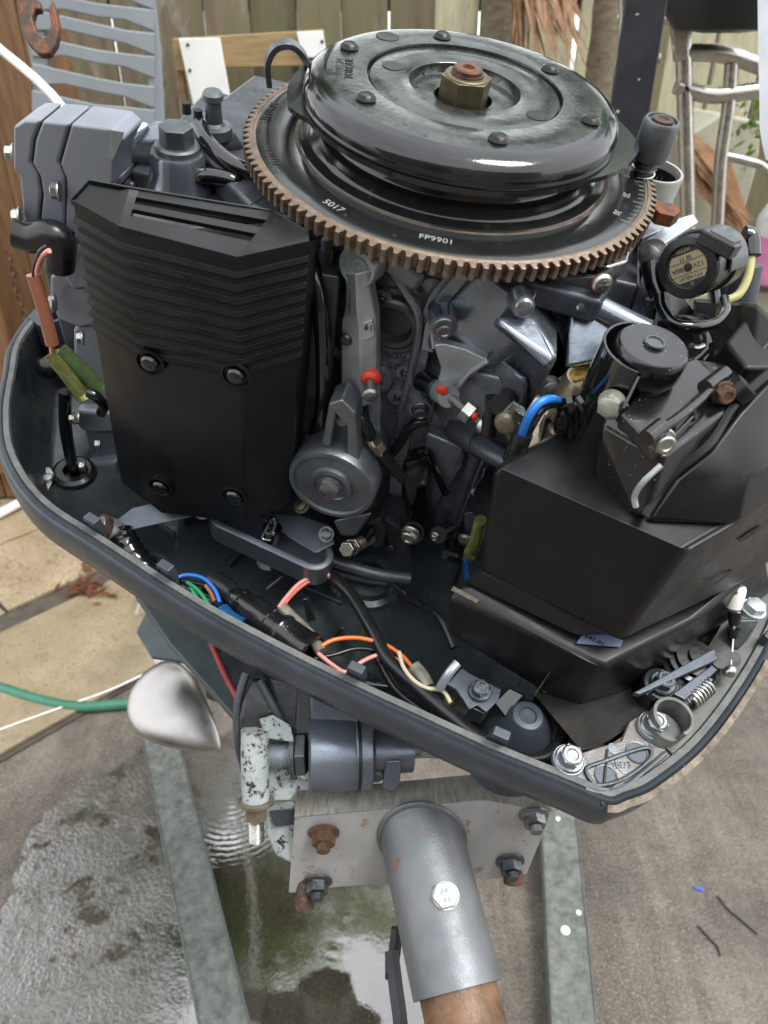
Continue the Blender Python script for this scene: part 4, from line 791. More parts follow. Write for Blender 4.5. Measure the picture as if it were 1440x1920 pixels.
# ---------------------------------------------------------------- canister standing on the box
c = ez(1226, 646, -.018)
cn = mk('fuel_pump_canister', G().lathe([(.0205, -.060), (.0205, -.0215), (.0235, -.020), (.0243, -.017), (.0243, -.005), (.0236, -.0018), (.0218, 0), (.0072, .0002), (.0070, .0020), (.0058, .0022), (.0052, -.004), (.0001, -.004)], o=c, n=60), m_wet, ENG, ang=40)
mk('centre_rim', G().lathe([(.0064, .0016), (.0064, .0026), (.0054, .0026), (.0052, .001)], o=c, n=26, cap1=False), m_aludk, cn)
arc = [R(a) for a in range(80, 268, 12)]
mk('canister_sleeve', G().loft([[c + V((-.003, .002, z)) + V((math.cos(t), math.sin(t), 0)) * r for t, r in [(t, .0285 + k) for t in arc] + [(t, .0263 + k) for t in arc[::-1]]] for z, k in ((-.120, .002), (-.05, .001), (-.008, 0), (-.005, .0))]), m_gloss, cn, .0007)
tE = c + V((-.003, .002, 0)) + V((math.cos(arc[-1]), math.sin(arc[-1]), 0)) * .0275
mk('sleeve_flange', G().prism([tE + V((0, 0, -.008)), tE + V((0, 0, -.060)), tE + V((-.006, -.018, -.050)), tE + V((-.004, -.015, -.024))], (.0022, .0, 0)), m_gloss, cn, .0006)
bolt(cn, ez(1150, 758, -.050), unit((-.6, -1, .1)), .0092, M('pale_bolt', (.42, .44, .36), .35, .6, .15, 2, .1, 12, dist=.02), 'hex')

# ---------------------------------------------------------------- support arm, slotted guide, floor-level parts
sa = mk('support_arm', G().hull([ez(x, y, Z) for x, y, Z in ((205, 985, -.325), (218, 1000, -.325), (250, 950, -.315), (330, 930, -.300), (395, 938, -.300), (398, 960, -.300), (330, 952, -.305), (235, 985, -.322), (215, 985, -.335), (390, 960, -.31))]), m_alu, ENG, .002)
sa.data.materials[0] = m_arm
c = ez(203, 992, -.318); mk('ball_end', G().lathe([(.009, -.012), (.0115, -.006), (.0115, .006), (.009, .010), (.0001, .011)], o=c, ax=(-.6, -.3, .6), n=26), m_alu, sa); mk('rubber_ring', G().lathe([(.0122, -.004), (.0128, 0), (.0122, .004)], o=c + V((-.004, -.002, .003)), ax=(-.6, -.3, .6), n=26), m_rustst, sa)
bolt(sa, ez(380, 955, -.294), unit((.1, -.6, .8)), .0082, m_boltdk, 'hex')
# slot guide as a walled trough
def slotpath(a, b, r, n=10):
    a, b = V(a), V(b); d = unit(b - a); s_ = np.cross(ZA, d); out = []
    for k in range(n + 1): t = -math.pi / 2 + math.pi * k / n; out.append(b + (d * math.cos(t) + s_ * math.sin(t)) * r)
    for k in range(n + 1): t = math.pi / 2 + math.pi * k / n; out.append(a + (d * math.cos(t) + s_ * math.sin(t)) * r)
    return out
a, b = ez(428, 965, -.305), ez(590, 1040, -.305)
up = lambda L, z: [p + ZA * z for p in L]
o_, i_ = slotpath(a, b, .0175), slotpath(a, b, .0110)
sg = mk('slotted_guide', G().loft([up(o_, -.024), up(o_, 0), up(slotpath(a, b, .0160), .0012), up(slotpath(a, b, .0118), .0012), up(i_, 0), up(i_, -.018)], False, True), m_arm, ENG, 0, ang=40)
mk('guide_plate', G().hull(P3([(560, 965, -.298), (620, 985, -.298), (628, 1020, -.300), (590, 1040, -.3045), (470, 960, -.3045), (560, 965, -.306), (628, 1020, -.308), (480, 965, -.308)])), m_arm, sg, .0015)
bolt(sg, ez(566, 948, -.290), (-.3, -.5, .8), .0070, m_tan, 'hex'); bolt(sg, ez(612, 1002, -.297), (-.1, -.5, .8), .0064, m_boltdk, 'hex')
c = ez(510, 1000, -.304); mk('guide_pin', G().lathe([(.0075, -.01), (.0095, .004), (.0095, .007), (.0050, .008), (.0048, .020), (.0001, .021)], o=c, n=22), m_gloss, sg)
mk('cotter_pin', G().tube([c + V((-.004, -.006, .006)), c + V((.001, -.008, .010)), c + V((.004, -.006, .018)), c + V((.003, -.004, .028)), c + V((-.001, -.003, .020)), c + V((-.005, -.006, .008)), c + V((-.006, -.010, .002)), c + V((.002, -.010, .002))], .0011, 8), m_zinc, sg)
mk('cross_link', G().tube(P3([(600, 1045, -.33), (700, 1075, -.335), (770, 1085, -.335)]), .0060, 12), m_block, ENG)
mk('cross_link', G().tube(P3([(610, 1070, -.345), (700, 1090, -.345), (770, 1092, -.34)]), .0030, 10), m_block, ENG)
# taped hose and harness along the near rim
mk('taped_hose', G().tube(P3([(225, 1000, -.325), (245, 1035, -.328), (285, 1080, -.332), (330, 1110, -.340)]), lambda t: .0125 + .0012 * math.sin(t * 60), 16, 10), m_gloss, ENG)
zc = -.335
def cab(name, pts, r, m, Z=zc, n=12): return mk(name, G().tube([ez(p[0], p[1], p[2] if len(p) > 2 else Z) for p in pts], r, n), m, ENG)
cab('thick_cable', [(300, 1085), (380, 1120), (440, 1165), (520, 1215, -.325), (600, 1262, -.320), (680, 1300, -.318), (740, 1322, -.33), (800, 1372, -.34)], .0048, m_rubber)
cab('thick_cable', [(618, 1078, -.33), (660, 1118, -.325), (700, 1185, -.318), (730, 1240, -.315), (800, 1305, -.310), (880, 1372, -.305), (935, 1402, -.300)], .0062, m_rubber)
cab('thick_cable', [(940, 1405, -.302), (985, 1425, -.305), (1030, 1415, -.31), (1056, 1375, -.32), (1048, 1330, -.325), (1015, 1285, -.33)], .0054, m_rubber)
cab('thin_cable', [(700, 1215), (740, 1290), (790, 1330), (860, 1370)], .0040, m_rubber, -.33)
cab('pink_wire', [(618, 1078), (590, 1080), (560, 1095), (535, 1122), (522, 1140)], .0019, w_pink, -.322)
cab('orange_wire', [(618, 1081), (592, 1084), (564, 1100), (538, 1126), (526, 1150)], .0019, w_red, -.325)
cab('orange_wire', [(596, 1216), (625, 1200), (670, 1196), (720, 1208), (752, 1228), (772, 1250)], .0019, w_org, -.315)
cab('pink_wire', [(596, 1225), (625, 1248), (650, 1260), (680, 1240), (712, 1228), (745, 1238), (758, 1262)], .0019, w_pink, -.318)
cab('black_wire', [(590, 1235), (625, 1228), (670, 1216), (720, 1222), (750, 1230)], .0019, m_rubber, -.322)
cab('cream_wire', [(748, 1222), (756, 1250), (775, 1275), (800, 1290), (830, 1295), (845, 1318)], .0019, w_cream, -.305)
cab('blue_wire', [(328, 1085), (350, 1078), (380, 1084), (402, 1105), (412, 1130)], .0019, w_blue, -.325)
cab('green_wire', [(350, 1092), (372, 1108), (395, 1140), (410, 1165)], .0019, w_grn, -.328)
cab('green_wire', [(356, 1098), (368, 1120), (392, 1146), (404, 1168)], .0019, w_grn, -.330)
cab('brown_wire', [(385, 1098), (395, 1112), (402, 1128)], .0019, w_brn, -.327)
cab('orange_wire', [(290, 1078), (310, 1084), (335, 1082)], .0019, w_org, -.322)
cab('black_wire', [(340, 1088), (390, 1100), (430, 1125), (470, 1165), (520, 1205)], .0019, m_rubber, -.33)
cab('black_wire', [(325, 1095), (350, 1140), (400, 1175), (460, 1195)], .0019, m_rubber, -.335)
cab('clear_sleeve', [(530, 1140), (548, 1158), (580, 1190), (602, 1222)], .0054, m_clear, -.318)
cab('blue_sleeve', [(412, 1148), (430, 1165), (452, 1178)], .0095, m_bluesl, -.325, 14)
cab('clear_sleeve', [(775, 1250), (790, 1268), (802, 1290)], .0068, m_clear, -.312)
cab('yellow_sleeve', [(845, 1312), (838, 1330), (826, 1352)], .0056, m_sleeve, -.325); cab('yellow_sleeve', [(835, 1335), (822, 1360), (812, 1378)], .0085, m_sleeve, -.345)
a, b = ez(448, 1128, -.330), ez(582, 1226, -.318); d = unit(b - a); L_ = float(np.linalg.norm(b - a))
pr = [(.006, -.02), (.0105, -.006), (.0135, 0), (.0135, .004), (.0120, .005), (.0120, .008), (.0140, .009), (.0140, .012), (.0155, .016), (.0160, .040), (.0150, .041), (.0150, .050), (.0175, .052), (.0178, .056), (.0165, .058), (.0168, .080), (.0178, .082), (.0178, L_), (.0155, L_), (.0150, L_ - .012), (.0001, L_ - .012)]
cp = mk('harness_plug', G().lathe(pr, o=a, ax=d, n=36), m_wet, ENG, ang=35)
mk('plug_boot', G().tube([ez(400, 1095, -.34), ez(425, 1108, -.335), a + d * .0], lambda t: .0135 - .004 * t, 18), m_rubber, cp)
u, v, w_ = frame(d); sd_ = unit(-ZA * .2 + np.cross(d, ZA)); 
if sd_[1] > 0: sd_ = -sd_
mk('plug_tab', G().lathe([(.0045, 0), (.0042, .002), (.003, .0022)], o=a + d * .070 + unit(sd_ + ZA * .6) * .0160, ax=unit(sd_ + ZA * .6), n=18), m_rubber, cp)
for x0, y0, x1, y1 in ((570, 1125, 582, 1165), (640, 1180, 618, 1205)): mk('cable_tie', G().prism([ez(x0 - 3, y0, -.325), ez(x0 + 6, y0 - 2, -.325), ez(x1 + 8, y1, -.350), ez(x1 - 6, y1 + 2, -.350)], (.001, .003, 0)), m_rubber, ENG, .0005)
# brown sheathed lead at far left with clear bullet sleeves
cab('black_wire', [(90, 462, -.06), (76, 472, -.065), (66, 495, -.08), (64, 518, -.09)], .0019, m_rubber); cab('pink_wire', [(92, 470, -.06), (80, 480, -.068), (72, 498, -.08), (68, 518, -.09)], .0019, w_pink)
mk('brown_sheath', G().tube([ey(62, 515, -.125), ey(80, 575, -.13), ey(98, 645, -.135)], .0055, 18, 4), w_brn, ENG)
mk('pink_wire', G().tube([ey(96, 640, -.135), ey(98, 660, -.135), ey(102, 675, -.135)], .0022, 10), w_pink, ENG)
mk('clear_sleeve', G().tube([ey(96, 662, -.135), ey(125, 700, -.138), ey(158, 744, -.138)], lambda t: .0078 - .001 * math.sin(t * 3), 18), m_sleeve, ENG)
mk('clear_sleeve', G().tube([ey(112, 656, -.130), ey(150, 690, -.130), ey(188, 730, -.130)], .0070, 18), glassy('green_clear_sleeve', (.16, .26, .10)), ENG)
mk('black_wire', G().tube([ey(165, 735, -.14), ey(182, 745, -.14), ey(194, 760, -.135), ey(190, 774, -.13)], .0048, 12), m_gloss, ENG)
rr0 = random.Random(17)
for q in range(9):
    y_ = q * 5; cab('loom_lead', [(330 + q * 4, 1092 + y_ * .6), (395 + rr0.uniform(-10, 10), 1125 + y_ * .8 + rr0.uniform(-6, 6)), (460 + rr0.uniform(-10, 10), 1172 + y_ * .7), (530, 1215 + y_ * .6 + rr0.uniform(-5, 5)), (600, 1252 + y_ * .4), (660 + q * 9, 1285 + rr0.uniform(-4, 4))], rr0.uniform(.0016, .0030), rr0.choice([m_gloss, m_rubber, m_wet]), -.336 + rr0.uniform(-.004, .004), 8)
for x0, y0, z0, x1, y1, z1, r_ in ((655, 1075, -.345, 760, 1120, -.35, .003), (560, 1060, -.35, 500, 1105, -.35, .0022), (760, 1120, -.35, 850, 1215, -.34, .004), (700, 990, -.30, 640, 1060, -.34, .004), (835, 1040, -.26, 850, 1090, -.30, .0045)):
    m__ = (ez(x0, y0, z0) + ez(x1, y1, z1)) / 2 + V((.006, .004, .008)); mk('drain_line', G().tube([ez(x0, y0, z0), m__, ez(x1, y1, z1)], r_, 10), m_rubber, ENG)
for x, y in ((405, 1150), (470, 1200), (560, 1248)): p_ = ez(x, y, -.328); mk('tape_band', G().cyl(p_ - XA * .006, p_ + XA * .006 - YA * .003, .0095, .0095, 16), m_gloss, ENG)
# ---------------------------------------------------------------- front of the pan: cone boss, clamp, casting, latch
c = ez(988, 1345, -.300); cb_ = mk('front_cone', G().lathe([(.040, -.070), (.034, -.045), (.027, -.018), (.0150, -.004), (.0135, .002), (.0120, .0035), (.0075, .0038), (.0065, .0018), (.0001, .0015)], o=c, n=48), m_pan, ENG)
cl = mk('cable_clamp', G().prism([ez(x, y, -.292) for x, y in ((838, 1282), (866, 1252), (880, 1262), (940, 1292), (935, 1312), (912, 1335), (895, 1322), (880, 1330), (868, 1310), (856, 1292))], (0, 0, -.003)), m_arm, ENG, .0008)
bolt(cl, ez(900, 1296, -.290), (0, -.05, 1), .0092, m_boltdk, 'flange'); mk('clamp_post', G().tube([ez(858, 1243, -.28), ez(842, 1262, -.285), ez(825, 1290, -.30)], .0038, 10), m_alu, cl)
mk('clamp_fold', G().prism([ez(880, 1325, -.296), ez(908, 1338, -.296), ez(925, 1318, -.300), ez(900, 1308, -.30)], (0, 0, -.02)), m_aludk, cl, .0008)
mk('black_catch', G().hull(P3([(925, 1318, -.30), (955, 1288, -.295), (985, 1302, -.298), (948, 1348, -.305), (925, 1318, -.33), (985, 1302, -.33), (948, 1348, -.33)])), m_gloss, cl, .002)
RZ2 = RZ - .002
fcst = mk('front_casting', G().prism([ez(x, y, RZ2) for x, y in ((1006, 1452), (1050, 1425), (1110, 1404), (1165, 1388), (1180, 1352), (1205, 1336), (1232, 1350), (1250, 1392), (1250, 1412), (1215, 1450), (1170, 1482), (1128, 1493), (1100, 1488))], (0, 0, -.006)), M('front_bare_casting', (.16, .15, .14), .45, .6, .2, 30, .5, 700, dust=.5, dustcol=(.13, .11, .09)), ENG, .0012)
mk('casting_rib', G().tube(P3([(1100, 1440, RZ), (1130, 1428, RZ), (1185, 1408, RZ), (1215, 1402, RZ), (1222, 1415, RZ), (1205, 1436, RZ), (1165, 1462, RZ), (1125, 1472, RZ), (1108, 1462, RZ)]), .0016, 8, 4, True), m_aludk, fcst)
mk('casting_rib', G().tube(P3([(1098, 1478, RZ), (1130, 1486, RZ), (1170, 1474, RZ), (1210, 1444, RZ), (1248, 1412, RZ)]), .0020, 8, 4), m_aludk, fcst)
for x, y in ((1194, 1411), (1136, 1455)): mk('casting_hole', G().lathe([(.0092, 0), (.0090, .0008), (.0078, .0006), (.0076, .0001), (.0001, .0001)], o=ez(x, y, RZ2 + .0002), n=28), m_pan, fcst)
for x, y in ((1096, 1432), (1085, 1452), (1150, 1404), (1225, 1392), (1170, 1440), (1100, 1458)): mk('cast_dot', G().lathe([(.0046, 0), (.0045, .0004), (.0036, .0004), (.0035, .0001), (.0001, .0001)], o=ez(x, y, RZ2 + .0001), n=20), m_aludk, fcst)
text('lettering', 'ON73', ez(1162, 1435, RZ2 + .0006), XA * .95 + YA * .3, ZA, .0075, m_aludk, fcst, .0005); text('lettering', '32', ez(1150, 1424, RZ2 + .0006), XA * .95 + YA * .3, ZA, .0075, m_aludk, fcst, .0005)
for x, y in ((1064, 1428), (1222, 1364)):
    p = ez(x, y, RZ2 + .001); o = mk('bolt_boss', G().cyl(p, p + ZA * .004, .0125, .0120, 24), m_alu, fcst); bolt(o, p + ZA * .004, ZA, .0112, m_bolt, 'flange')
# ledge inside the right front rim, and cork edging outside it
ir = [k for k in range(len(S)) if S[k][0] > .215 and S[k][1] < -.02]
O1, O2 = off2(S, .0145), off2(S, .046); ring_ = [V((*O1[k], RZ - .002)) for k in ir]; rin = [V((*O2[k], RZ - .004)) for k in ir][::-1]
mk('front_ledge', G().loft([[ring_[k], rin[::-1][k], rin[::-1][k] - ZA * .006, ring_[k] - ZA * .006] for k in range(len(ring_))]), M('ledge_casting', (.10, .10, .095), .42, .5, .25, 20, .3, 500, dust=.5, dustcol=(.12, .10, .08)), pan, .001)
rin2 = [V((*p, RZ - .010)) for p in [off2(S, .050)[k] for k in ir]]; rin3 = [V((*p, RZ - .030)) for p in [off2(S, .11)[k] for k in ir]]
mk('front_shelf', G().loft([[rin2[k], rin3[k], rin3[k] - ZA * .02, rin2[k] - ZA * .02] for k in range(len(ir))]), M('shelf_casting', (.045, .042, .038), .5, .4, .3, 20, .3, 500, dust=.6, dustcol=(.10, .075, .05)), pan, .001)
ck = [k for k in ir if S[k][0] < .37]; Oc, Od = off2(S, -.0028), off2(S, .0022)
mk('cork_edging', G().loft([[V((*Oc[k], RZ - .0030)), V((*Oc[k], RZ - .0005)), V((*Od[k], RZ + .0008)), V((*Od[k], RZ - .003))] for k in ck if S[k][0] > .225]), m_cork, pan)
# step lines across the ledge
for x, y in ((1132, 1502), (1262, 1428)):
    p = ez(x, y, RZ - .0015); k = int(np.argmin([np.hypot(*(q - p[:2])) for q in S])); t = unit(S[(k + 1) % len(S)] - S[k - 1]); n_ = V((-t[1], t[0], 0)); mk('ledge_joint', G().box(V((*S[k], RZ - .0013)) + n_ * .024, (.045, .0014, .003), (n_, V((t[0], t[1], 0)), ZA)), m_ink, pan)
# clip tab at far right
p = ez(1432, 1200, RZ + .004); mk('rim_clip', G().box(p, (.010, .006, .020), (unit((.5, .86, 0)), unit((-.86, .5, 0)), ZA)), m_pan, pan, .001)
# latch: split ring, arms, spring
lc = ez(1264, 1342, -.262); ars = [R(a) for a in range(-60, 231, 12)]
lt = mk('latch_hook', G().loft([[lc + V((dx, dy, z)) + V((math.cos(t), math.sin(t), 0)) * r for t, r in [(t, ro) for t in ars] + [(t, ro - .0030) for t in ars[::-1]]] for z, ro, dx, dy in ((-.030, .0150, 0, 0), (-.010, .0160, 0, 0), (0, .0165, 0, 0))]), m_galv, ENG, .0006)
mk('latch_socket', G().cyl(lc + V((-.006, -.010, -.036)), lc + V((-.002, -.004, -.012)), .0130, .0135, 24), m_galv, lt)
mk('latch_arm', G().prism(P3([(1188, 1298, -.262), (1200, 1302, -.262), (1346, 1236, -.262), (1340, 1216, -.262), (1330, 1220, -.262)]), (0, 0, -.006)), m_arm, lt, .001)
mk('latch_arm', G().prism(P3([(1262, 1300, -.268), (1285, 1312, -.268), (1352, 1250, -.268), (1368, 1228, -.268), (1352, 1222, -.268), (1330, 1250, -.268)]), (0, 0, -.006)), m_arm, lt, .001)
mk('latch_spring', G().coil(ez(1292, 1316, -.275), ez(1328, 1284, -.275), .0072, .0015, 7), m_zinc, lt)
c = ez(1308, 1232, -.272); mk('pivot_knob', G().lathe([(.026, -.030), (.026, -.012), (.0225, -.010), (.0220, -.006), (.0180, -.005), (.0175, -.001), (.0085, 0), (.0082, .0035), (.0001, .004)], o=c, n=36), m_rubber, lt)
mk('cam_disc', G().prism([ez(1352, 1276, -.285) + V((math.cos(t) * .020, math.sin(t) * .016, 0)) for t in [2 * math.pi * k / 24 for k in range(24)]], (0, 0, -.003)), m_tan, lt)
for x, y, r in ((1352, 1238, .0068), (1375, 1236, .0062)): mk('latch_roller', G().cyl(ez(x, y, -.272), ez(x, y, -.262), r, r, 18), m_galv, lt)
c = ez(1242, 1282, -.272); o = mk('stop_post', G().lathe([(.017, -.03), (.0165, -.004), (.0145, -.001), (.0001, 0)], o=c, n=26), m_gloss, lt); bolt(o, c, ZA, .0105, m_boltdk, 'flange')
# latch cable end
cc_ = mk('cable_stop', G().lathe([(.0072, -.008), (.0076, 0), (.0076, .008), (.0066, .011), (.0030, .0115)], o=ez(1378, 1122, -.235), ax=(-.1, .6, .8), n=22), m_white, ENG)
pl_ = mk('cable_bracket', G().prism(P3([(1365, 1132, -.240), (1390, 1126, -.240), (1425, 1135, -.240), (1424, 1160, -.240), (1402, 1155, -.240), (1368, 1142, -.240)]), (0, 0, -.003)), m_alu, cc_, .0008)
bolt(cc_, ez(1412, 1143, -.238), (0, .1, 1), .0092, m_alu, 'hex'); mk('outer_cable', G().tube([ez(1376, 1112, -.228), ez(1372, 1090, -.220), ez(1365, 1060, -.21), ez(1350, 1020, -.2)], .0036, 10), m_aludk, cc_)
mk('cable_boot', G().tube([ez(1378, 1148, -.242), ez(1377, 1160, -.246), ez(1376, 1170, -.25)], lambda t: .0062 - .002 * t, 14), m_rubber, cc_); mk('cable_boot', G().tube([ez(1376, 1178, -.252), ez(1374, 1195, -.258)], lambda t: .0055 - .0012 * t, 14, 3), m_rubber, cc_)
mk('inner_cable', G().tube([ez(1378, 1145, -.242), ez(1374, 1200, -.258), ez(1370, 1255, -.266)], .0012, 8), m_zinc, cc_); mk('cable_ball', G().sphere(ez(1368, 1258, -.266), .0058, 16, 10), m_zinc, cc_)
mk('dark_web', G().hull(P3([(1372, 1160, -.262), (1425, 1160, -.262), (1400, 1205, -.285), (1375, 1230, -.285), (1372, 1160, -.31), (1425, 1160, -.31)])), m_panin, pan, .003)
for x, y in ((1330, 1148), (1290, 1222)): mk('shelf_stud', G().lathe([(.011, -.01), (.0105, .004), (.008, .007), (.0001, .007)], o=ez(x, y, -.300), n=22), m_gloss, pan)
mk('oil_wedge', G().prism(P3([(1180, 1250, -.325), (1370, 1180, -.325), (1395, 1250, -.325), (1300, 1340, -.325), (1190, 1370, -.325), (1100, 1370, -.325)]), (0, 0, -.02)), m_aludk, pan, .003)
for k in range(4): mk('shelf_rib', G().tube(P3([(1125 + k * 42, 1362 - k * 22, -.324), (1160 + k * 46, 1290 - k * 16, -.324)]), .0022, 8, 0), m_aludk, pan)

# ================================================================ UNDER THE PAN: clamp, swivel, leg, propeller (parts of the motor)
D0 = .70
sv = mk('swivel_barrel', G().lathe([(.030, 0), (.0345, .002), (.0345, .040), (.0335, .042), (.0345, .044), (.0345, .056), (.030, .058), (.0215, .060), (.0205, .095), (.001, .095)], o=ed(578, 1412, D0), ax=ed(760, 1405, D0 + .01) - ed(578, 1412, D0), n=48), m_leg, ENG, ang=35)
m_leg2 = M('swivel_grey_blue', (.16, .185, .225), .34, .6, .2, 20, .25, 300, dust=.2, rvar=.1)
sv.data.materials[0] = m_leg2
mk('swivel_neck', G().hull([ed(x, y, d) for x, y, d in ((578, 1290, .69), (690, 1330, .69), (690, 1440, .695), (580, 1450, .695), (578, 1290, .76), (700, 1330, .76), (690, 1440, .76), (575, 1450, .76))]), m_leg2, sv, .006, 3)
mk('swivel_crack_seam', G().lathe([(.0350, .0435), (.0352, .045), (.0350, .0465)], o=ed(578, 1412, D0), ax=ed(760, 1405, D0 + .01) - ed(578, 1412, D0), n=48), m_ink, sv)
mk('big_thread', G().thread(ed(496, 1416, D0), ed(552, 1414, D0), .0128, .0024, 30), m_alu, sv)
a, b = ed(547, 1414, D0), ed(575, 1413, D0); mk('big_nut', G().lathe([(.0225, 0), (.0225, .0040)], o=a, ax=b - a, n=36), m_block, sv); mk('nut_hex', G().cyl(a + (b - a) * .3, b, .0205, .0205, 6, ph=.5), m_aludk, sv, .001)
mk('swivel_lug', G().hull([ed(x, y, d) for x, y, d in ((722, 1425, .685), (752, 1424, .685), (750, 1470, .688), (738, 1484, .69), (716, 1478, .69), (722, 1425, .71), (752, 1424, .71), (740, 1484, .715))]), m_leg2, sv, .002)
for x, y in ((627, 1466), (705, 1452)): mk('grease_nipple', G().lathe([(.0075, -.012), (.0072, -.002), (.0055, 0), (.0001, .0004)], o=ed(x, y + 8, .69), ax=ed(x, y + 8, .69) - ed(x, y - 14, .70), n=18), m_leg, sv)
mk('tiller_shaft', G().tube([ed(745, 1405, .715), ed(800, 1402, .72), ed(900, 1408, .73)], .0095, 18), m_chip, sv)
cb2 = mk('clamp_tube', G().tube([ed(478, 1368, .685), ed(478, 1430, .687), ed(480, 1498, .69)], .0125, 26), m_chip, ENG)
mk('clamp_web', G().prism([ed(x, y, .702) for x, y in ((490, 1372), (545, 1385), (545, 1450), (570, 1462), (640, 1470), (600, 1478), (555, 1482), (545, 1500), (500, 1502), (490, 1495))], ed(520, 1450, .712) - ed(520, 1450, .702)), m_chip, cb2, .0012)
mk('clamp_shoulder', G().hull([ed(x, y, d) for x, y, d in ((472, 1270, .70), (500, 1272, .70), (452, 1320, .69), (446, 1350, .688), (450, 1390, .69), (545, 1372, .70), (520, 1320, .70), (472, 1270, .74), (540, 1372, .74), (446, 1390, .73))]), M('clamp_black_and_white', (.018, .019, .021), .32, 0, .3, 30, .25, 300, wear=.75, wearcol=(.42, .42, .36), rust=.1, rscale=50), cb2, .004, 3)
mk('worn_patch', G().prism([ed(x, y, .684) for x, y in ((486, 1348), (512, 1340), (545, 1360), (552, 1392), (498, 1384))], ed(520, 1365, .690) - ed(520, 1365, .684)), m_chip, cb2, .001)
mk('clamp_strut', G().hull([ed(x, y, d) for x, y, d in ((505, 1270, .70), (560, 1280, .70), (552, 1372, .70), (530, 1352, .698), (505, 1270, .73), (560, 1280, .73), (552, 1372, .73))]), m_block, cb2, .002)
mk('clamp_strut', G().tube([ed(488, 1275, .69), ed(512, 1320, .69), ed(540, 1375, .695)], .0035, 10), m_leg, cb2)
mk('outer_casing', G().tube([ed(462, 1262, .70), ed(446, 1320, .695), ed(447, 1392, .695), ed(458, 1440, .70), ed(470, 1500, .705)], .0040, 10), m_block, cb2)
a = ed(480, 1500, .688); b = ed(481, 1578, .692)
mk('tilt_washer', G().lathe([(.0165, 0), (.0165, .0025), (.010, .003)], o=a, ax=b - a, n=34), m_tan, cb2); mk('tilt_nut', G().cyl(a + unit(b - a) * .002, a + unit(b - a) * .018, .0112, .0105, 6), m_tan, cb2, .001)
mk('tilt_stud', G().thread(a, b, .0072, .0019), m_zinc, cb2)
mk('clamp_lower', G().hull([ed(x, y, d) for x, y, d in ((500, 1505, .715), (560, 1500, .715), (552, 1620, .73), (515, 1605, .73), (497, 1560, .72), (500, 1505, .74), (560, 1620, .75))]), m_chip, cb2, .003); mk('clamp_lower_dark', G().hull([ed(x, y, d) for x, y, d in ((505, 1520, .712), (560, 1515, .712), (550, 1545, .715), (515, 1552, .715), (505, 1520, .72), (560, 1545, .72))]), m_block, cb2, .001)
# leg down to the gearcase
lg = mk('leg_housing', G().loft([[V((x0, -.055, z)), V((x1, -.045, z)), V((x1 + .02, 0, z)), V((x1, .045, z)), V((x0, .055, z)), V((x0 - .06, 0, z))] for z, x0, x1 in ((-.40, -.10, .06), (-.60, -.12, .02), (-.95, -.10, -.01), (-1.08, -.09, -.02))]), m_leg, ENG, .006)
Zp = -.60
mk('mid_panel', G().prism([ez(x, y, Zp) for x, y in ((250, 1110), (300, 1095), (560, 1240), (560, 1430), (478, 1500), (444, 1352), (396, 1296), (318, 1208))], (0, 0, -.015)), m_leg, lg, .003)
mk('side_panel', G().prism([ez(x, y, Zp + .02) for x, y in ((372, 1170), (470, 1230), (520, 1300), (470, 1360), (452, 1320), (410, 1240))], (0, 0, -.018)), m_aludk, lg, .003)
mk('red_stripe', G().tube([ez(x, y, Zp + .022) for x, y in ((396, 1208), (420, 1262), (446, 1312))], .0032, 8), M('faded_red_paint', (.35, .05, .045), .5), lg)
mk('cavitation_plate', G().prism([V((x, y, -.80)) for x, y in ((-.34, -.05), (-.30, -.085), (-.05, -.06), (.02, 0), (-.05, .06), (-.30, .085), (-.34, .05))], (0, 0, -.008)), m_leg, lg, .002)
gc_ = V((-.10, 0, -.98)); mk('gearcase', G().lathe([(.008, .16), (.030, .12), (.045, .04), (.048, -.06), (.044, -.14), (.001, -.142)], o=gc_, ax=XA, n=32), m_leg, lg)
pr = mk('propeller_hub', G().lathe([(.040, 0), (.042, .04), (.036, .10), (.001, .11)], o=gc_ - XA * .142, ax=-XA, n=30), m_chrome, ENG)
def blade(name, tipdir, c0=None, par=None):
    pass
dpt = 1.10
A0_, A1_ = ed(268, 1262, dpt + .03), ed(412, 1408, dpt - .02); axb = unit(A1_ - A0_); Lb = float(np.linalg.norm(A1_ - A0_)); camd = unit(w2e(CAM) - A0_); sdb = unit(np.cross(axb, camd)); nb = unit(np.cross(sdb, axb))
loops = []
for k in range(21):
    t = k / 20; wv = .056 * (math.sin(math.pi * min(1, t * 1.02) ** .75)) ** .62 if 0 < t < 1 else .0005
    wv = max(wv * (1.06 - .30 * t), .0004); hh = max(.30 * wv, .0004); c = A0_ + axb * Lb * t + nb * (.016 * math.sin(math.pi * t)) + sdb * (.010 * math.sin(math.pi * t) - .002)
    loops.append([c + sdb * wv * math.cos(a) + nb * hh * math.sin(a) for a in [2 * math.pi * i / 28 for i in range(28)]])
mk('propeller_blade', G().loft(loops), m_chrome, pr, ang=80)

# ================================================================ SETTING
def C3(c, s): return tuple(x * s for x in c)
def struct(o): o['kind'] = 'structure'; return o
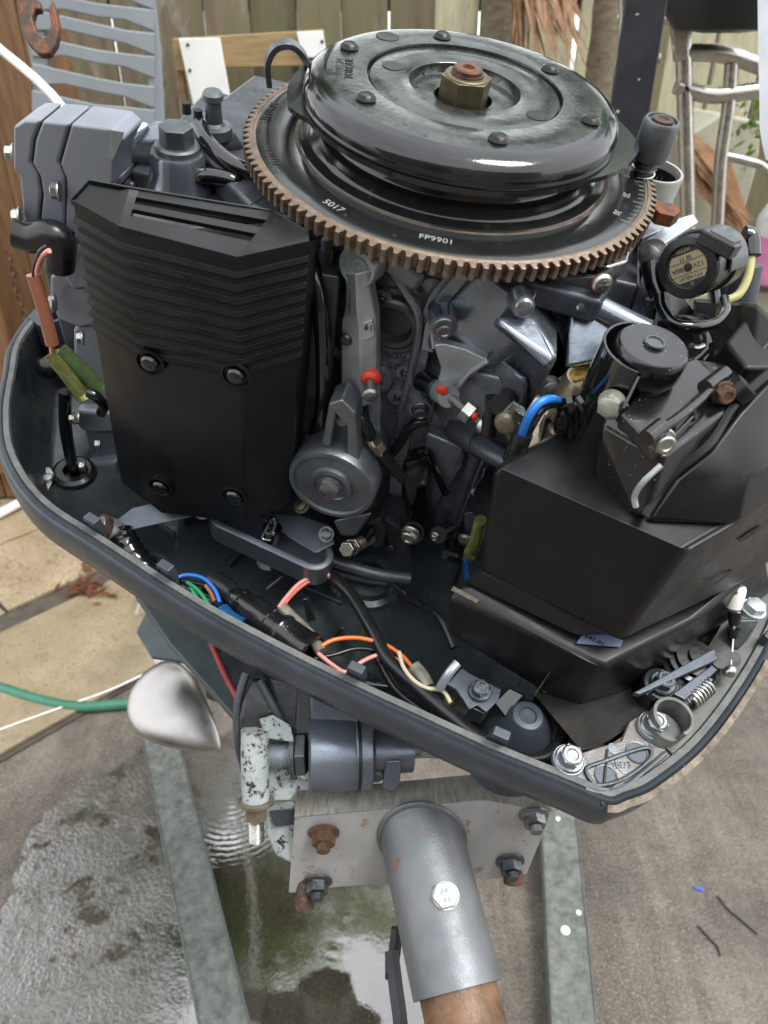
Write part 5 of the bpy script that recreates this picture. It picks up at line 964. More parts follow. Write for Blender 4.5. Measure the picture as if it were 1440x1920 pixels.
# ---- wet concrete
t = NT('wet_concrete'); co = t.co
n1 = t.noise(3.2, 6, .7); n2 = t.noise(26, 5, .7); n3 = t.noise(90, 4, .7); st_ = t.noise(26, 4, .65, t.mapping((1.0, .12, 1), (0, 0, R(-52))))
vor = t.voro(230); vor2 = t.voro(330)
c = t.mix(t.ramp(n2, .3, .7), (.085, .066, .048), (.22, .178, .135))
c = t.mix(t.ramp(st_, .42, .62, 0, .6), c, (.27, .24, .20)); c = t.mix(t.ramp(n1, .45, .62, 0, .75), c, (.085, .075, .062))
c = t.mix(t.ramp(t.voro(190, t.mapping(loc=(3, 3, 0))), .16, .34, .85, 0), c, t.mix(n3, (.33, .30, .25), (.045, .036, .028))); c = t.mix(t.ramp(vor2, .12, .22, .9, 0), c, t.mix(n3, (.25, .22, .185), (.04, .033, .026)))
c = t.mix(t.ramp(t.noise(7, 5, .8), .67, .71, 0, .7), c, (.30, .235, .17)); c = t.mix(t.ramp(t.noise(14, 5, .8, t.mapping(loc=(3, 7, 0))), .71, .74, 0, .8), c, (.22, .075, .02))
c = t.mix(t.ramp(t.noise(150, 5, .85), .40, .47, .75, 0), c, (.035, .028, .021)); c = t.mix(t.ramp(t.noise(170, 5, .85, t.mapping(loc=(5, 9, 0))), .54, .62, 0, .8), c, (.42, .38, .32))
wet = t.ramp(t.noise(2.2, 5, .65, t.mapping(loc=(1.3, .4, 0))), .40, .62)
h = t.math('ADD', t.math('MULTIPLY', t.noise(210, 5, .8), 1.6), t.math('ADD', t.math('MULTIPLY', vor, -.6), t.math('MULTIPLY', st_, .7)))
c = t.mix(t.math('MULTIPLY', wet, .55), c, (.035, .029, .023)); t.set(Base_Color=c, Roughness=t.math('ADD', t.math('MULTIPLY', wet, -.20), .36), Specular_IOR_Level=.7, Normal=t.bump(h, .8, .0035)); m_conc = t.m
gr = G().add([(-60, -60, 0), (60, -60, 0), (60, 60, 0), (-60, 60, 0)], [(0, 1, 2, 3)])
ground = struct(mk('ground', gr, m_conc, flat=True))
# ---- puddle
t = NT('puddle_water'); t.t.nodes.remove(t.b)
tr_ = t.n('ShaderNodeBsdfTransparent'); tr_.inputs[0].default_value = (.72, .71, .66, 1); gl = t.n('ShaderNodeBsdfGlossy'); gl.inputs['Roughness'].default_value = .015
pc = wz(435, 1500); 
mp = t.mapping(loc=(-pc[0], -pc[1], 0)); wv = t.n('ShaderNodeTexWave'); wv.wave_type = 'RINGS'; wv.rings_direction = 'SPHERICAL'; wv.inputs['Scale'].default_value = 22; wv.inputs['Distortion'].default_value = 2.2; wv.inputs['Detail Scale'].default_value = 6; t.l(mp, wv.inputs['Vector'])
ln = t.n('ShaderNodeVectorMath', operation='LENGTH'); t.l(mp, ln.inputs[0]); fall = t.ramp(ln.outputs['Value'], .03, .20, 1, 0)
rip = t.math('MULTIPLY', wv.outputs['Fac'], fall); sx = t.n('ShaderNodeSeparateXYZ'); t.l(t.co, sx.inputs[0])
rough_zone = t.ramp(sx.outputs['X'], -.36, -.46, .04, 1.0)
agg = t.math('MULTIPLY', t.math('ADD', t.noise(180, 3, .6), t.math('MULTIPLY', t.voro(120), .6))  , t.math('MULTIPLY', rough_zone, t.ramp(t.noise(5, 4, .7, t.mapping(loc=(4, 1, 0))), .38, .60, .12, 1.0)))
b1 = t.bump(rip, .022, .01); b2 = t.bump(agg, .6, .003, b1); b3 = t.bump(t.noise(7, 2, .5), .05, .006, b2)
fr = t.n('ShaderNodeFresnel'); fr.inputs['IOR'].default_value = 1.33; t.l(b3, fr.inputs['Normal']); t.l(b3, gl.inputs['Normal'])
film = t.ramp(t.noise(9, 5, .75), .38, .46); keep = t.math('MAXIMUM', film, t.ramp(sx.outputs['X'], -.50, -.34, .0, 1.0))
fac = t.math('MULTIPLY', t.math('MINIMUM', t.math('MULTIPLY', fr.outputs[0], 13.0), .88), t.math('MULTIPLY', keep, t.ramp(rough_zone, 0, 1, 1, .5)))
mx = t.n('ShaderNodeMixShader'); t.l(fac, mx.inputs[0]); t.l(tr_.outputs[0], mx.inputs[1]); t.l(gl.outputs[0], mx.inputs[2]); t.l(mx.outputs[0], t.out.inputs['Surface'])
ol = spline([wz(x, y, .004) for x, y in ((60, 1560), (150, 1475), (260, 1420), (380, 1385), (470, 1375), (560, 1440), (650, 1560), (740, 1640), (800, 1720), (850, 1800), (830, 1900), (700, 2050), (300, 2100), (60, 2000), (-60, 1850), (20, 1680))], 8, True)
rr = random.Random(3); ol = [p + V((rr.uniform(-.008, .008), rr.uniform(-.008, .008), 0)) for p in ol]
struct(mk('puddle', G().add(ol, [tuple(range(len(ol)))]), t.m, flat=True))
# ---- tan paving slabs at left
t = NT('tan_paving'); n1 = t.noise(5, 6, .75); n2 = t.noise(40, 5, .7); oi = t.n('ShaderNodeObjectInfo')
c = t.mix(t.ramp(n1, .35, .65), (.27, .20, .115), (.40, .325, .215)); c = t.mix(t.ramp(n2, .6, .75, 0, .8), c, (.12, .085, .05)); c = t.mix(t.ramp(t.noise(2.2, 5, .7), .55, .68, 0, .7), c, (.15, .125, .085))
c = t.mix(t.ramp(t.voro(55), .14, .26, .85, 0), c, (.09, .06, .035)); c = t.mix(t.ramp(t.noise(11, 6, .8), .56, .66, 0, .7), c, (.13, .10, .065)); c = t.mix(t.ramp(t.noise(120, 4, .7), .42, .60, .5, 0), c, (.16, .12, .075)); c = t.mix(t.math('MULTIPLY', oi.outputs['Random'], .35), c, (.20, .17, .11))
t.set(Base_Color=c, Roughness=t.ramp(t.noise(4, 4), .4, .65, .28, .6), Normal=t.bump(t.math('ADD', n2, t.noise(160, 3)), .6, .004)); m_pave = t.m
m_joint = M('wet_dark_mortar', (.07, .062, .05), .4, 0, .4, 20, .8, 120, dust=.4, dustcol=(.16, .14, .10), dist=.004)
# ---- the house behind the photographer: wall added unseen, darkened to blacken gloss reflections
hw = thing('house', 'unseen house wall added behind the photographer to darken reflections', 'house', (0, -3.4, 0))
mk('wall', G().box((0, 0, 1.5), (12, .2, 3.0)), M('darkened_render', (.20, .17, .13), .8, 0, .1, 3, .3, 60), hw)
mk('door', G().box((-1.2, .11, 1.05), (1.7, .04, 2.1)), M('dark_door_glass', (.02, .022, .025), .1), hw)
E0 = wz(0, 1432); E1 = wz(332, 1240); du = unit((E1 - E0) * V((1, 1, 0))); dv = V((-du[1], du[0], 0))
pv = struct(mk('pavement', G().prism([E0 - du * 6 + ZA * .002, E0 + du * 3.2 + ZA * .002, E0 + du * 3.2 + dv * 5 + ZA * .002, E0 - du * 6 + dv * 5 + ZA * .002], (0, 0, .004)), m_joint))
rr = random.Random(11)
for j, (v0, v1) in enumerate(((.012, .47), (.56, .93), (.945, 1.40), (1.42, 1.86), (1.88, 2.3), (2.32, 2.75))):
    u = -2.2 + (j % 2) * .36
    while u < 1.9:
        L1 = .70 + rr.uniform(-.01, .01)
        h = .012 + rr.uniform(-.002, .002); n = 6; poly = []
        cor = [(u + .006, v0), (u + L1 - .006, v0), (u + L1 - .006, v1), (u + .006, v1)]
        for k in range(4):
            a, b = cor[k], cor[(k + 1) % 4]
            for q in range(n): poly.append(E0 + du * (a[0] + (b[0] - a[0]) * q / n + rr.uniform(-.004, .004)) + dv * (a[1] + (b[1] - a[1]) * q / n + rr.uniform(-.004, .004)) + ZA * .006)
        mk('paving_slab', G().prism(poly, (0, 0, h)), m_pave, pv, .003); u += L1

# ================================================================ ENGINE STAND
stc = wd(780, 1580, .72)
ST = thing('engine_stand', 'silver painted stand with bolted mounting board, socket pipe and wooden post under the motor', 'engine stand', (stc[0], stc[1], 0)); so = (stc[0], stc[1], 0)
nrm = unit((0.03, -.97, .10)); n0 = stc
def wp(x, y, k=0.):      # a point on the board's face, k metres in front of it
    d = _ray(x, y); p0 = n0 + nrm * k; return CAM + d * (((p0 - CAM) @ nrm) / (d @ nrm))
face = [wp(x, y) for x, y in ((552, 1533), (760, 1514), (905, 1500), (1032, 1522), (1030, 1538), (988, 1640), (940, 1648), (640, 1664), (541, 1676))]
brd = mk('mounting_board', G().prism(face, -nrm * .030), m_board, ST, .0018, off=so)
tp_ = [wp(x, y) + ZA * .0003 for x, y in ((552, 1533), (760, 1514), (905, 1500), (1032, 1522))]
mk('sawn_top_edge', G().loft([[p + nrm * .0006, p - nrm * .0300, p - nrm * .0300 + ZA * .0016, p + nrm * .0006 + ZA * .0016] for p in tp_]), m_edge, ST, .0, off=so)
def wbolt(par, p, ax, r, m, kind): 
    o = bolt(par, V(p) - V(so), ax, r, m, kind); return o
for x, y, r, m in ((607, 1568, .0118, m_boltrust), (596, 1660, .0112, m_boltdk), (956, 1622, .0112, m_boltdk), (1000, 1535, .0110, m_bolt)):
    p = wp(x, y - 8); wbolt(ST, p, nrm + V((0, 0, -.25)), r, m, 'stud')
for x, y in ((572, 1692), (962, 1645)): p = wd(x, y - 10, .745); mk('pipe_stub', G().lathe([(.0080, -.045), (.0085, -.002), (.0095, 0), (.0095, .010), (.0075, .010), (.007, .004), (.001, .004)], o=p, ax=(0, -.55, -.8), n=24), m_rustst, ST, off=so)
# socket pipe and post, running down towards the viewer
pA, pB = wd(796, 1592, .712), wd(858, 1858, .650); pd_ = unit(pB - pA)
pu, pv_, _ = frame(pd_)
rpipe = .0385
loopT = []
for i in range(48):
    a = 2 * math.pi * i / 48; off_ = (pu * math.cos(a) + pv_ * math.sin(a)) * rpipe; p = pA + off_; loopT.append(p + pd_ * (((n0 + nrm * .0005 - p) @ nrm) / (pd_ @ nrm)))
loops = [loopT, [p + pd_ * .0 for p in [pA + pd_ * .05 + (pu * math.cos(a) + pv_ * math.sin(a)) * rpipe for a in [2 * math.pi * i / 48 for i in range(48)]]], [pB + (pu * math.cos(a) + pv_ * math.sin(a)) * rpipe for a in [2 * math.pi * i / 48 for i in range(48)]], [pB + (pu * math.cos(a) + pv_ * math.sin(a)) * (rpipe - .003) for a in [2 * math.pi * i / 48 for i in range(48)]], [pB - pd_ * .03 + (pu * math.cos(a) + pv_ * math.sin(a)) * (rpipe - .003) for a in [2 * math.pi * i / 48 for i in range(48)]]]
mk('socket_pipe', G().loft(loops, False, False), m_pipe, ST, off=so, ang=40)
mk('weld_bead', G().tube([q + nrm * .0005 for q in loopT], .0030, 8, 0, True), m_pipe, ST, off=so)
camv = unit(CAM - (pA + pB) / 2); bn = unit(camv - pd_ * (camv @ pd_))
pb = wd(838, 1680, .66); mid_ = pA + pd_ * ((pb - pA) @ pd_); side_ = unit(np.cross(pd_, bn)); lat = float((pb - mid_) @ side_); base = mid_ + side_ * lat * .9 + bn * math.sqrt(max(rpipe ** 2 - (lat * .9) ** 2, 0))
g = G().lathe([(.0118, -.001), (.0118, .001)], o=base, ax=bn, n=24); g.cyl(base, base + bn * .0070, .0115, .0110, 6, ph=.2)
mk('white_bolt', g, M('white_galvanised_bolt', (.55, .55, .53), .5, .4, .1, 90, .3, 500, dust=.3, dustcol=(.3, .28, .25)), ST, .0008, off=so)
text('lettering', 'JNE', base - V(so) + bn * .0072 + pd_ * -.003, -side_, bn, .0045, m_pipe, ST, .0001); text('lettering', '8.8', base - V(so) + bn * .0072 + pd_ * .004, -side_, bn, .0045, m_pipe, ST, .0001)
tE = (0.02 - pB[2]) / pd_[2]; pEnd = pB + pd_ * tE
mk('wooden_post', G().loft([[pB + pd_ * s_ + (pu * math.cos(a) + pv_ * math.sin(a)) * (.0335 + .0006 * math.sin(3 * a + s_ * 9)) for a in [2 * math.pi * i / 36 for i in range(36)]] for s_ in (-.06, .0, .05, .12, .3, .7, tE)]), m_post, ST, off=so)
mk('brace_bar', G().tube([wd(734, 1785, .74), wd(742, 1850, .72), wd(752, 1935, .70), wd(760, 2100, .68)], .0075, 6), m_blackpost, ST, off=so); mk('brace_nut', G().cyl(wd(722, 1815, .735), wd(740, 1815, .735), .010, .010, 6), m_blackpost, ST, .001, off=so); mk('brace_bar', G().tube([wd(745, 1740, .75), wd(738, 1800, .745)], .006, 8), m_blackpost, ST, off=so)
# steel channel rails on the ground
def rail(pts, wdt, name='base_rail'):
    L = []
    P = [wz(*p) for p in pts]
    for i, p in enumerate(P):
        t_ = unit(P[-1] - P[0]); s_ = V((t_[1], -t_[0], 0)); L.append(P[i])
    t_ = unit(P[-1] - P[0]); s_ = V((t_[1], -t_[0], 0)); a, b = P[0], P[-1]; hh = .045
    q = [a - s_ * wdt / 2 + t_ * .02, a - s_ * wdt * .30, a + s_ * wdt * .30, a + s_ * wdt / 2 + t_ * .02, b + s_ * wdt / 2, b - s_ * wdt / 2]
    o = mk(name, G().prism([p + ZA * .006 for p in q], (0, 0, hh)), m_galv, ST, .003, 3, off=so)
    for sgn in (-1, 1): mk('rail_flange_edge', G().box((a + b) / 2 + s_ * sgn * (wdt / 2 - .003) + ZA * (hh + .0075), (float(np.linalg.norm(b - a)) - .05, .0022, .002), (t_, s_, ZA)), m_aludk, o, off=so)
    return o, t_, s_
rl1 = rail(((302, 1392), (452, 2060)), .088); rl2 = rail(((1036, 1470), (1078, 2060)), .084)
mk('cross_rail', G().box((wz(452, 2060) + wz(1078, 2060)) / 2 + ZA * .028 - V((0, .04, 0)), (abs(wz(1078, 2060)[0] - wz(452, 2060)[0]) + .2, .08, .044)), m_galv, ST, .003, off=so)
for x, y, r in ((1060, 1745, .0095), (1085, 1712, .0055), (1046, 1536, .0055)):
    p = wz(x, y, .052); tag(mk('washer', G().lathe([(r, 0), (r * .95, .0022), (.0001, .0024)], o=(0, 0, 0), n=20), m_white), {1745: 'larger pale disc lying on the right steel rail', 1712: 'small pale disc at the right edge of the rail', 1536: 'pale dot on the rail just under the motor pan'}[y], 'washer', 'pale discs on the steel rail').location = tuple(p)

# ================================================================ FENCE
YF = 2.9
t = NT('fence_timber'); oi = t.n('ShaderNodeObjectInfo'); rnd = oi.outputs['Random']; gco = t.mapping((6, 6, .7), src=t.tc.outputs['Object'])
gx = t.n('ShaderNodeVectorMath', operation='ADD'); t.l(t.co, gx.inputs[0]); cmb = t.n('ShaderNodeCombineXYZ'); t.l(t.math('MULTIPLY', rnd, 37), cmb.inputs[2]); t.l(cmb.outputs[0], gx.inputs[1])
src = gx.outputs[0]; grn = t.noise(7, 6, .7, t.mapping((4, 4, .35), src=src), .6); mo = t.noise(2.4, 5, .7, t.mapping((1.6, 1, .6), src=src))
c = t.mix(t.ramp(grn, .3, .7), (.045, .032, .020), (.19, .145, .098)); c = t.mix(t.ramp(mo, .42, .60, 0, .85), c, (.12, .125, .055)); c = t.mix(t.ramp(t.noise(3, 5, .7, t.mapping((2.2, 1, .8), loc=(5, 2, 3), src=src)), .54, .66, 0, .65), c, (.36, .34, .29)); c = t.mix(t.ramp(t.noise(6, 5, .8, t.mapping((3, 1, .5), loc=(9, 2, 3), src=src)), .58, .66, 0, .8), c, (.03, .025, .02))
c = t.mix(t.ramp(rnd, .55, 1.0, 0, .3), c, (.26, .21, .12))
t.set(Base_Color=c, Roughness=.75, Normal=t.bump(grn, .8, .006)); m_fence = t.m
m_brown = M('brown_stained_timber', (.155, .078, .032), .6, 0, .45, 12, .6, 160, dust=.4, dustcol=(.30, .16, .07), stretch=(5, 5, .6), wear=.5, wearcol=(.03, .015, .008), dist=.002)
m_fence_sunlit = M('sunlit_paling', (.42, .39, .26), .65, 0, .3, 9, .5, 120, dust=.5, dustcol=(.20, .19, .09), stretch=(3, 3, .5), wear=.6, wearcol=(.12, .11, .05), dist=.003)  # paler boards put sunlight into the colour on the fence's right part
fn = thing('timber_fence', 'weathered mossy timber paling fence across the back of the yard', 'fence', (0, YF, 0)); x = -2.5; rr = random.Random(5); k = 0
while x < 3.4:
    wdt = .145 + rr.uniform(-.006, .006); dz = rr.uniform(-.03, .03); dy = rr.choice([0, 0, .018]) + rr.uniform(-.003, .003); tl_ = rr.uniform(-.006, .006)
    mk('paling', G().prism([(x, dy, .03), (x + wdt, dy, .03), (x + wdt + tl_, dy, 1.95 + dz), (x + tl_, dy, 1.95 + dz)], (0, .018, 0)), m_brown if x < -1.16 else (m_fence_sunlit if x > .05 and k % 3 != 1 else m_fence), fn, .003); x += wdt + (rr.choice([.001, .002]) if x < .1 else rr.choice([.004, .008, .014])); k += 1
for z in (.35, 1.0, 1.65): mk('rail', G().box((.4, .065, z), (6.0, .045, .09)), m_fence, fn, .004)
for xx in (-1.7, .1, 1.9): mk('fence_post', G().box((xx, .12, 1.0), (.1, .1, 2.0)), m_fence, fn, .006)
# low brown gate panel in front of the fence at left
gt = thing('timber_gate', 'orange-brown boarded timber gate standing at the left behind the motor', 'gate', (-1.78, 2.55, 0))
for k in range(7): mk('gate_board', G().box((-.62 + k * .172, 0, .56), (.166, .02, 1.06)), m_brown, gt, .003)
mk('gate_rail', G().box((-.10, -.022, 1.06), (1.24, .024, .13)), m_brown, gt, .004); mk('gate_rail', G().box((-.10, -.022, .2), (1.24, .024, .11)), m_brown, gt, .004)
ch = thing('rusty_chain', 'thin rusty chain hanging down the brown gate', 'chain', tuple(wy(16, 478, 2.49)))
for k in range(13): 
    o = mk('chain_link', G().tube([(.008 * math.cos(a), 0, .015 * math.sin(a)) for a in [2 * math.pi * i / 10 for i in range(10)]], .0028, 6, 2, True), m_rustst, ch); o.location = (.004 * math.sin(k), 0, -.024 * k); o.rotation_euler = (0, 0, R(90 * (k % 2)))

# timber rail with two white boards leaning on the fence
YB = 2.74
rk = thing('timber_rack', 'pale timber bar carrying two white boards, leaning on the fence behind the flywheel', 'wooden frame', tuple(wy(465, 240, YB))); ro = tuple(wy(465, 240, YB))
m_pine = M('weathered_pine', (.30, .205, .095), .6, 0, .3, 14, .4, 120, dust=.3, dustcol=(.15, .12, .06), stretch=(.6, 4, 5)); m_wb = M('white_painted_board', (.78, .79, .76), .45, 0, .05, 8, .1, 100, dust=.15)
mk('crossbar', G().prism([wy(x, y, YB) for x, y in ((322, 72), (606, 55), (612, 122), (424, 128), (330, 135))], (0, .04, 0)), m_pine, rk, .004, off=ro)
for px in (((334, 72), (411, 71), (436, 212), (366, 214)), ((556, 60), (605, 58), (613, 108), (566, 108))): mk('white_board', G().prism([wy(x, y, YB - .022) for x, y in px], (0, .018, 0)), m_wb, rk, .002, off=ro)
for x, y in ((352, 84), (356, 132), (604, 78)): mk('nail_head', G().cyl(wy(x, y, YB - .024), wy(x, y, YB - .0215), .005, .005, 10), m_ink, rk, off=ro)
mk('back_leg', G().prism([wy(x, y, YB + .03) for x, y in ((322, 80), (335, 80), (372, 330), (352, 330))], (0, .03, 0)), m_pine, rk, .003, off=ro)

# grey resin chair, only its slatted back in view
YC = 2.40
chp = wy(190, 260, YC); chair = thing('resin_chair', 'grey resin garden chair with a slatted back at upper left', 'chair', (chp[0], chp[1], 0)); co_ = (chp[0], chp[1], 0)
def cpt(x, y, dy=0.): return wy(x, y, YC + dy)
for pts in (((20, -60), (70, -60), (72, 0), (84, 60), (90, 120), (100, 228), (66, 228), (58, 120), (45, 60), (32, 0)), ((246, -60), (285, -60), (290, 0), (300, 90), (308, 240), (284, 236), (278, 190), (276, 90), (264, 0))):
    mk('back_upright', G().prism([cpt(x, y) for x, y in pts], (0, .02, 0)), m_chair, chair, .005, 3, off=co_)
for k, (yl_, yr_) in enumerate(((-90, -62), (-52, -22), (-14, 18), (24, 62), (73, 106), (126, 162), (176, 206))):
    h_ = 26; pts = [(60, yl_), (120, yl_ + 6), (182, yl_ + 20), (235, yr_ - 6), (290, yr_ + 8)]; L = []
    for i, (x, y) in enumerate(pts):
        bow = .018 * math.sin(math.pi * i / 4); ee = 8 if i in (0, 4) else 0
        L.append([cpt(x, y - ee, -.004 - bow), cpt(x, y + h_ + ee, -.004 - bow), cpt(x, y + h_ + ee, .018 - bow), cpt(x, y - ee, .018 - bow)])
    mk('back_slat', G().loft(L), m_chair, chair, .004, 3, off=co_)
sz = .43
mk('seat', G().box((0, .24, sz), (.46, .46, .03)), m_chair, chair, .01)
for sx_ in (-1, 1):
    for sy_, top_ in ((.44, sz), (.02, sz)): mk('leg', G().loft([[V((sx_ * .22 + dx * .025, sy_ + dy_ * .025, z)) for dx, dy_ in ((-1, -1), (1, -1), (1, 1), (-1, 1))] for z in (0, top_)]), m_chair, chair, .004)
    b0 = cpt(84 if sx_ < 0 else 296, 228) - V(co_); mk('back_upright', G().loft([[V((sx_ * .20, .0, sz)) + V((dx * .02, dy_ * .01, 0)) for dx, dy_ in ((-1, -1), (1, -1), (1, 1), (-1, 1))], [b0 + V((dx * .012, dy_ * .01, 0)) for dx, dy_ in ((-1, -1), (1, -1), (1, 1), (-1, 1))]]), m_chair, chair, .004)

# rusty hook hanging in the foreground at top left, with its rod going up
hc = wd(80, 50, .80); hk = thing('lifting_hook', 'rusty C-shaped steel hook hanging at the top left corner', 'hook', tuple(hc)); hr = R(0)
fx, fz = V((1, 0, 0)), unit(UP); fnv = -FW
def hpt(x, y): return wd(x, y, .80) - hc
outer = [(104, 8), (112, 30), (118, 60), (112, 92), (98, 112), (80, 112), (60, 92), (46, 62), (40, 25), (42, -20), (52, -50), (75, -60), (92, -45), (88, -30), (74, -36), (66, -15), (66, 5), (80, 10), (84, 28), (72, 30), (68, 45), (76, 70), (90, 82), (100, 72), (102, 50), (98, 30)]
mk('hook_body', G().prism([hpt(x, y) for x, y in outer], fnv * .010), m_rustst, hk, .0022, 3)
mk('hook_rod', G().tube([hpt(62, -40) + fnv * .005, hpt(60, -160) + fnv * .005, hpt(60, -700) + fnv * .005], .0045, 10), m_rustst, hk)

# white pole running down behind the cylinder head
pa, pb_ = wd(-150, -50, 1.45), wd(128, 216, 1.25); dd = unit(pb_ - pa); pole = mk('white_hose', G().tube([V((-.25, pb_[1] * 0 + .45, -pb_[2] + .02)), V((.02, .25, -.75)), V((.06, .06, -.22)), V((0, 0, 0)), (pa - pb_) * .5, pa - pb_], .0075, 12, 5), m_white)
tag(pole, 'thin white hose slanting down behind the grey cylinder head', 'hose').location = tuple(pb_)

# black square post at right and bare aluminium frame
bp = wy(1222, 0, 1.30); px_ = thing('square_post', 'black square steel post right of the flywheel', 'post', (bp[0], 1.30, 0))
mk('post_tube', G().box((0, .03, 1.2), (.058, .058, 2.4), (V((.97, -.24, 0)), V((.24, .97, 0)), ZA)), m_blackpost, px_, .003)
mk('post_plate', G().box((0, .03, .004), (.12, .12, .008)), m_blackpost, px_, .001)
fo = (wy(1285, 100, 1.62)[0], 1.62, 0)
fr_ = thing('tube_railing', 'bare aluminium tube frame with curved rails right of the black post', 'tube railing', fo)
def ft(pts, r, Y=1.62, n=14): return mk('frame_tube', G().tube([wy(p[0], p[1], p[2] if len(p) > 2 else Y) for p in pts], r, n), m_tube, fr_, off=fo)
ft([(1278, -60), (1282, 100), (1288, 330), (1292, 460), (1300, 640)], .0150); ft([(1268, 160), (1330, 178), (1400, 172), (1500, 158)], .0150); ft([(1290, 98), (1360, 102), (1440, 128), (1520, 150)], .0150)
ft([(1372, 118), (1366, 200), (1352, 300), (1345, 420), (1335, 620)], .0125); ft([(1356, 292), (1400, 302), (1436, 318), (1480, 380)], .0085); ft([(1168, -60, 1.7), (1170, 60, 1.7), (1160, 140, 1.7), (1152, 260, 1.7), (1150, 500, 1.7)], .0105); ft([(1160, 34, 1.72), (1200, 30, 1.7), (1280, 40, 1.66)], .009); ft([(1155, 150, 1.72), (1180, 120, 1.7), (1240, 110, 1.68)], .009)
mk('flat_bar', G().prism([wy(x, y, 1.58) for x, y in ((1252, -40), (1276, -40), (1292, 108), (1268, 118))], (0, .02, 0)), m_tube, fr_, .002, off=fo)
for x in (1290, 1345): p = wy(x, 640, 1.62); mk('frame_leg', G().cyl((p[0], p[1], p[2] + .05), (p[0], p[1], 0), .013, .013, 12), m_tube, fr_, off=fo)
# black tub resting on top of the frame
tbp = wy(1352, 62, 1.55); tb = mk('black_tub', G().lathe([(.030, -.085), (.080, -.080), (.105, -.05), (.118, 0), (.122, .12), (.128, .125), (.128, .135), (.120, .135), (.114, .0), (.08, -.07), (.001, -.075)], n=48), M('black_tub_plastic', (.014, .017, .020), .5, 0, .2, 8, .2, 60))
tag(tb, 'round black plastic tub hanging at the top right corner', 'tub').location = (tbp[0], tbp[1], tbp[2] + .085)
# translucent white sheet at right edge
sh = wd(1452, 120, .95); g = G(); L = []
for k, (x, y, wv_) in enumerate(((1420, -60, 0), (1421, 40, 4), (1422, 120, 2), (1424, 190, 5), (1424, 240, 8), (1430, 275, 14), (1436, 300, 20))): L.append([wd(x, y, .95) - sh, wd(1470, y, .93) - sh, wd(1520, y, .95) - sh, wd(1520, y, .952) - sh, wd(1470, y, .932) - sh, wd(x, y, .952) - sh])
tag(mk('plastic_sheet', G().loft(L), M('cloudy_plastic', (.50, .51, .53), .4, 0, .12, 20, .5, 60)), 'cloudy white plastic sheet hanging down the right edge', 'plastic sheet').location = tuple(sh)

# ---- planter blocks, jug, fronds, trunks
m_blockc = M('pale_concrete_block', (.34, .33, .25), .8, 0, .2, 12, .5, 90, dust=.5, dustcol=(.20, .22, .13))
YP = 2.35
for nm, px, Y, lab in (('concrete_block', ((1278, 262), (1352, 215), (1428, 228), (1424, 300), (1390, 420), (1282, 420)), YP, 'upper pale concrete block leaning behind the aluminium frame'), ('concrete_block', ((1276, 330), (1345, 330), (1345, 520), (1270, 520)), YP - .12, 'lower darker concrete block at the foot of the frame')):
    c_ = wy(px[0][0] + 60, 380, Y); o = mk(nm, G().prism([wy(x, y, Y) for x, y in px], (0, .22, 0)), m_blockc, None, .008, off=(c_[0], c_[1], c_[2] - .3)); o.location = (c_[0], c_[1], c_[2] - .3); tag(o, lab, 'block')
cpl = wy(1360, 470, YP); pw = tag(mk('raised_bed_wall', G().box((0, 0, 0), (1.6, .5, .9)), m_blockc, None, .01), 'low mossy concrete wall under the blocks at right', 'wall'); pw.location = (cpl[0] + .35, YP + .12, .46)
# jug
jg = wy(1452, 528, 2.24); J = thing('chemical_jug', 'pale plastic jug of pink liquid with a blue and yellow top at the right edge', 'jug', tuple(jg))
mk('jug_body', G().lathe([(.075, 0), (.085, .008), (.085, .13)], n=36), M('pink_liquid', (.62, .20, .38), .3), J); mk('jug_shoulder', G().lathe([(.085, .13), (.085, .175), (.070, .205), (.036, .225), (.034, .235)], n=36, cap0=False), M('jug_white', (.62, .62, .64), .35), J); mk('jug_cap', G().lathe([(.042, .232), (.042, .256), (.041, .256), (.041, .258)], n=26), M('jug_blue', (.02, .07, .32), .4), J); mk('cap_ring', G().lathe([(.038, .258), (.038, .290), (.001, .291)], n=26), M('jug_yellow', (.70, .38, .03), .4), J)
# palm material and builders
def leafmat(name, a, b, tr=.25):
    t = NT(name); n = t.noise(30, 4, .7); oi = t.n('ShaderNodeObjectInfo')
    t.set(Base_Color=t.mix(t.ramp(n, .3, .7), a, b), Roughness=.5, Specular_IOR_Level=.3); pass
    ts = t.n('ShaderNodeBsdfTranslucent'); ts.inputs[0].default_value = (*b, 1); mx = t.n('ShaderNodeMixShader'); mx.inputs[0].default_value = tr; t.l(t.b.outputs[0], mx.inputs[1]); t.l(ts.outputs[0], mx.inputs[2]); t.l(mx.outputs[0], t.out.inputs['Surface']); return t.m
m_leaf = leafmat('green_leaf', (.035, .075, .014), (.11, .19, .035), .4); m_dry = leafmat('dry_palm_leaf', (.14, .065, .03), (.36, .20, .10)); m_bark = M('palm_bark', (.16, .125, .085), .85, 0, .4, 30, .9, 120, stretch=(1, 1, 3), dust=.4, dustcol=(.26, .23, .17), dist=.006)
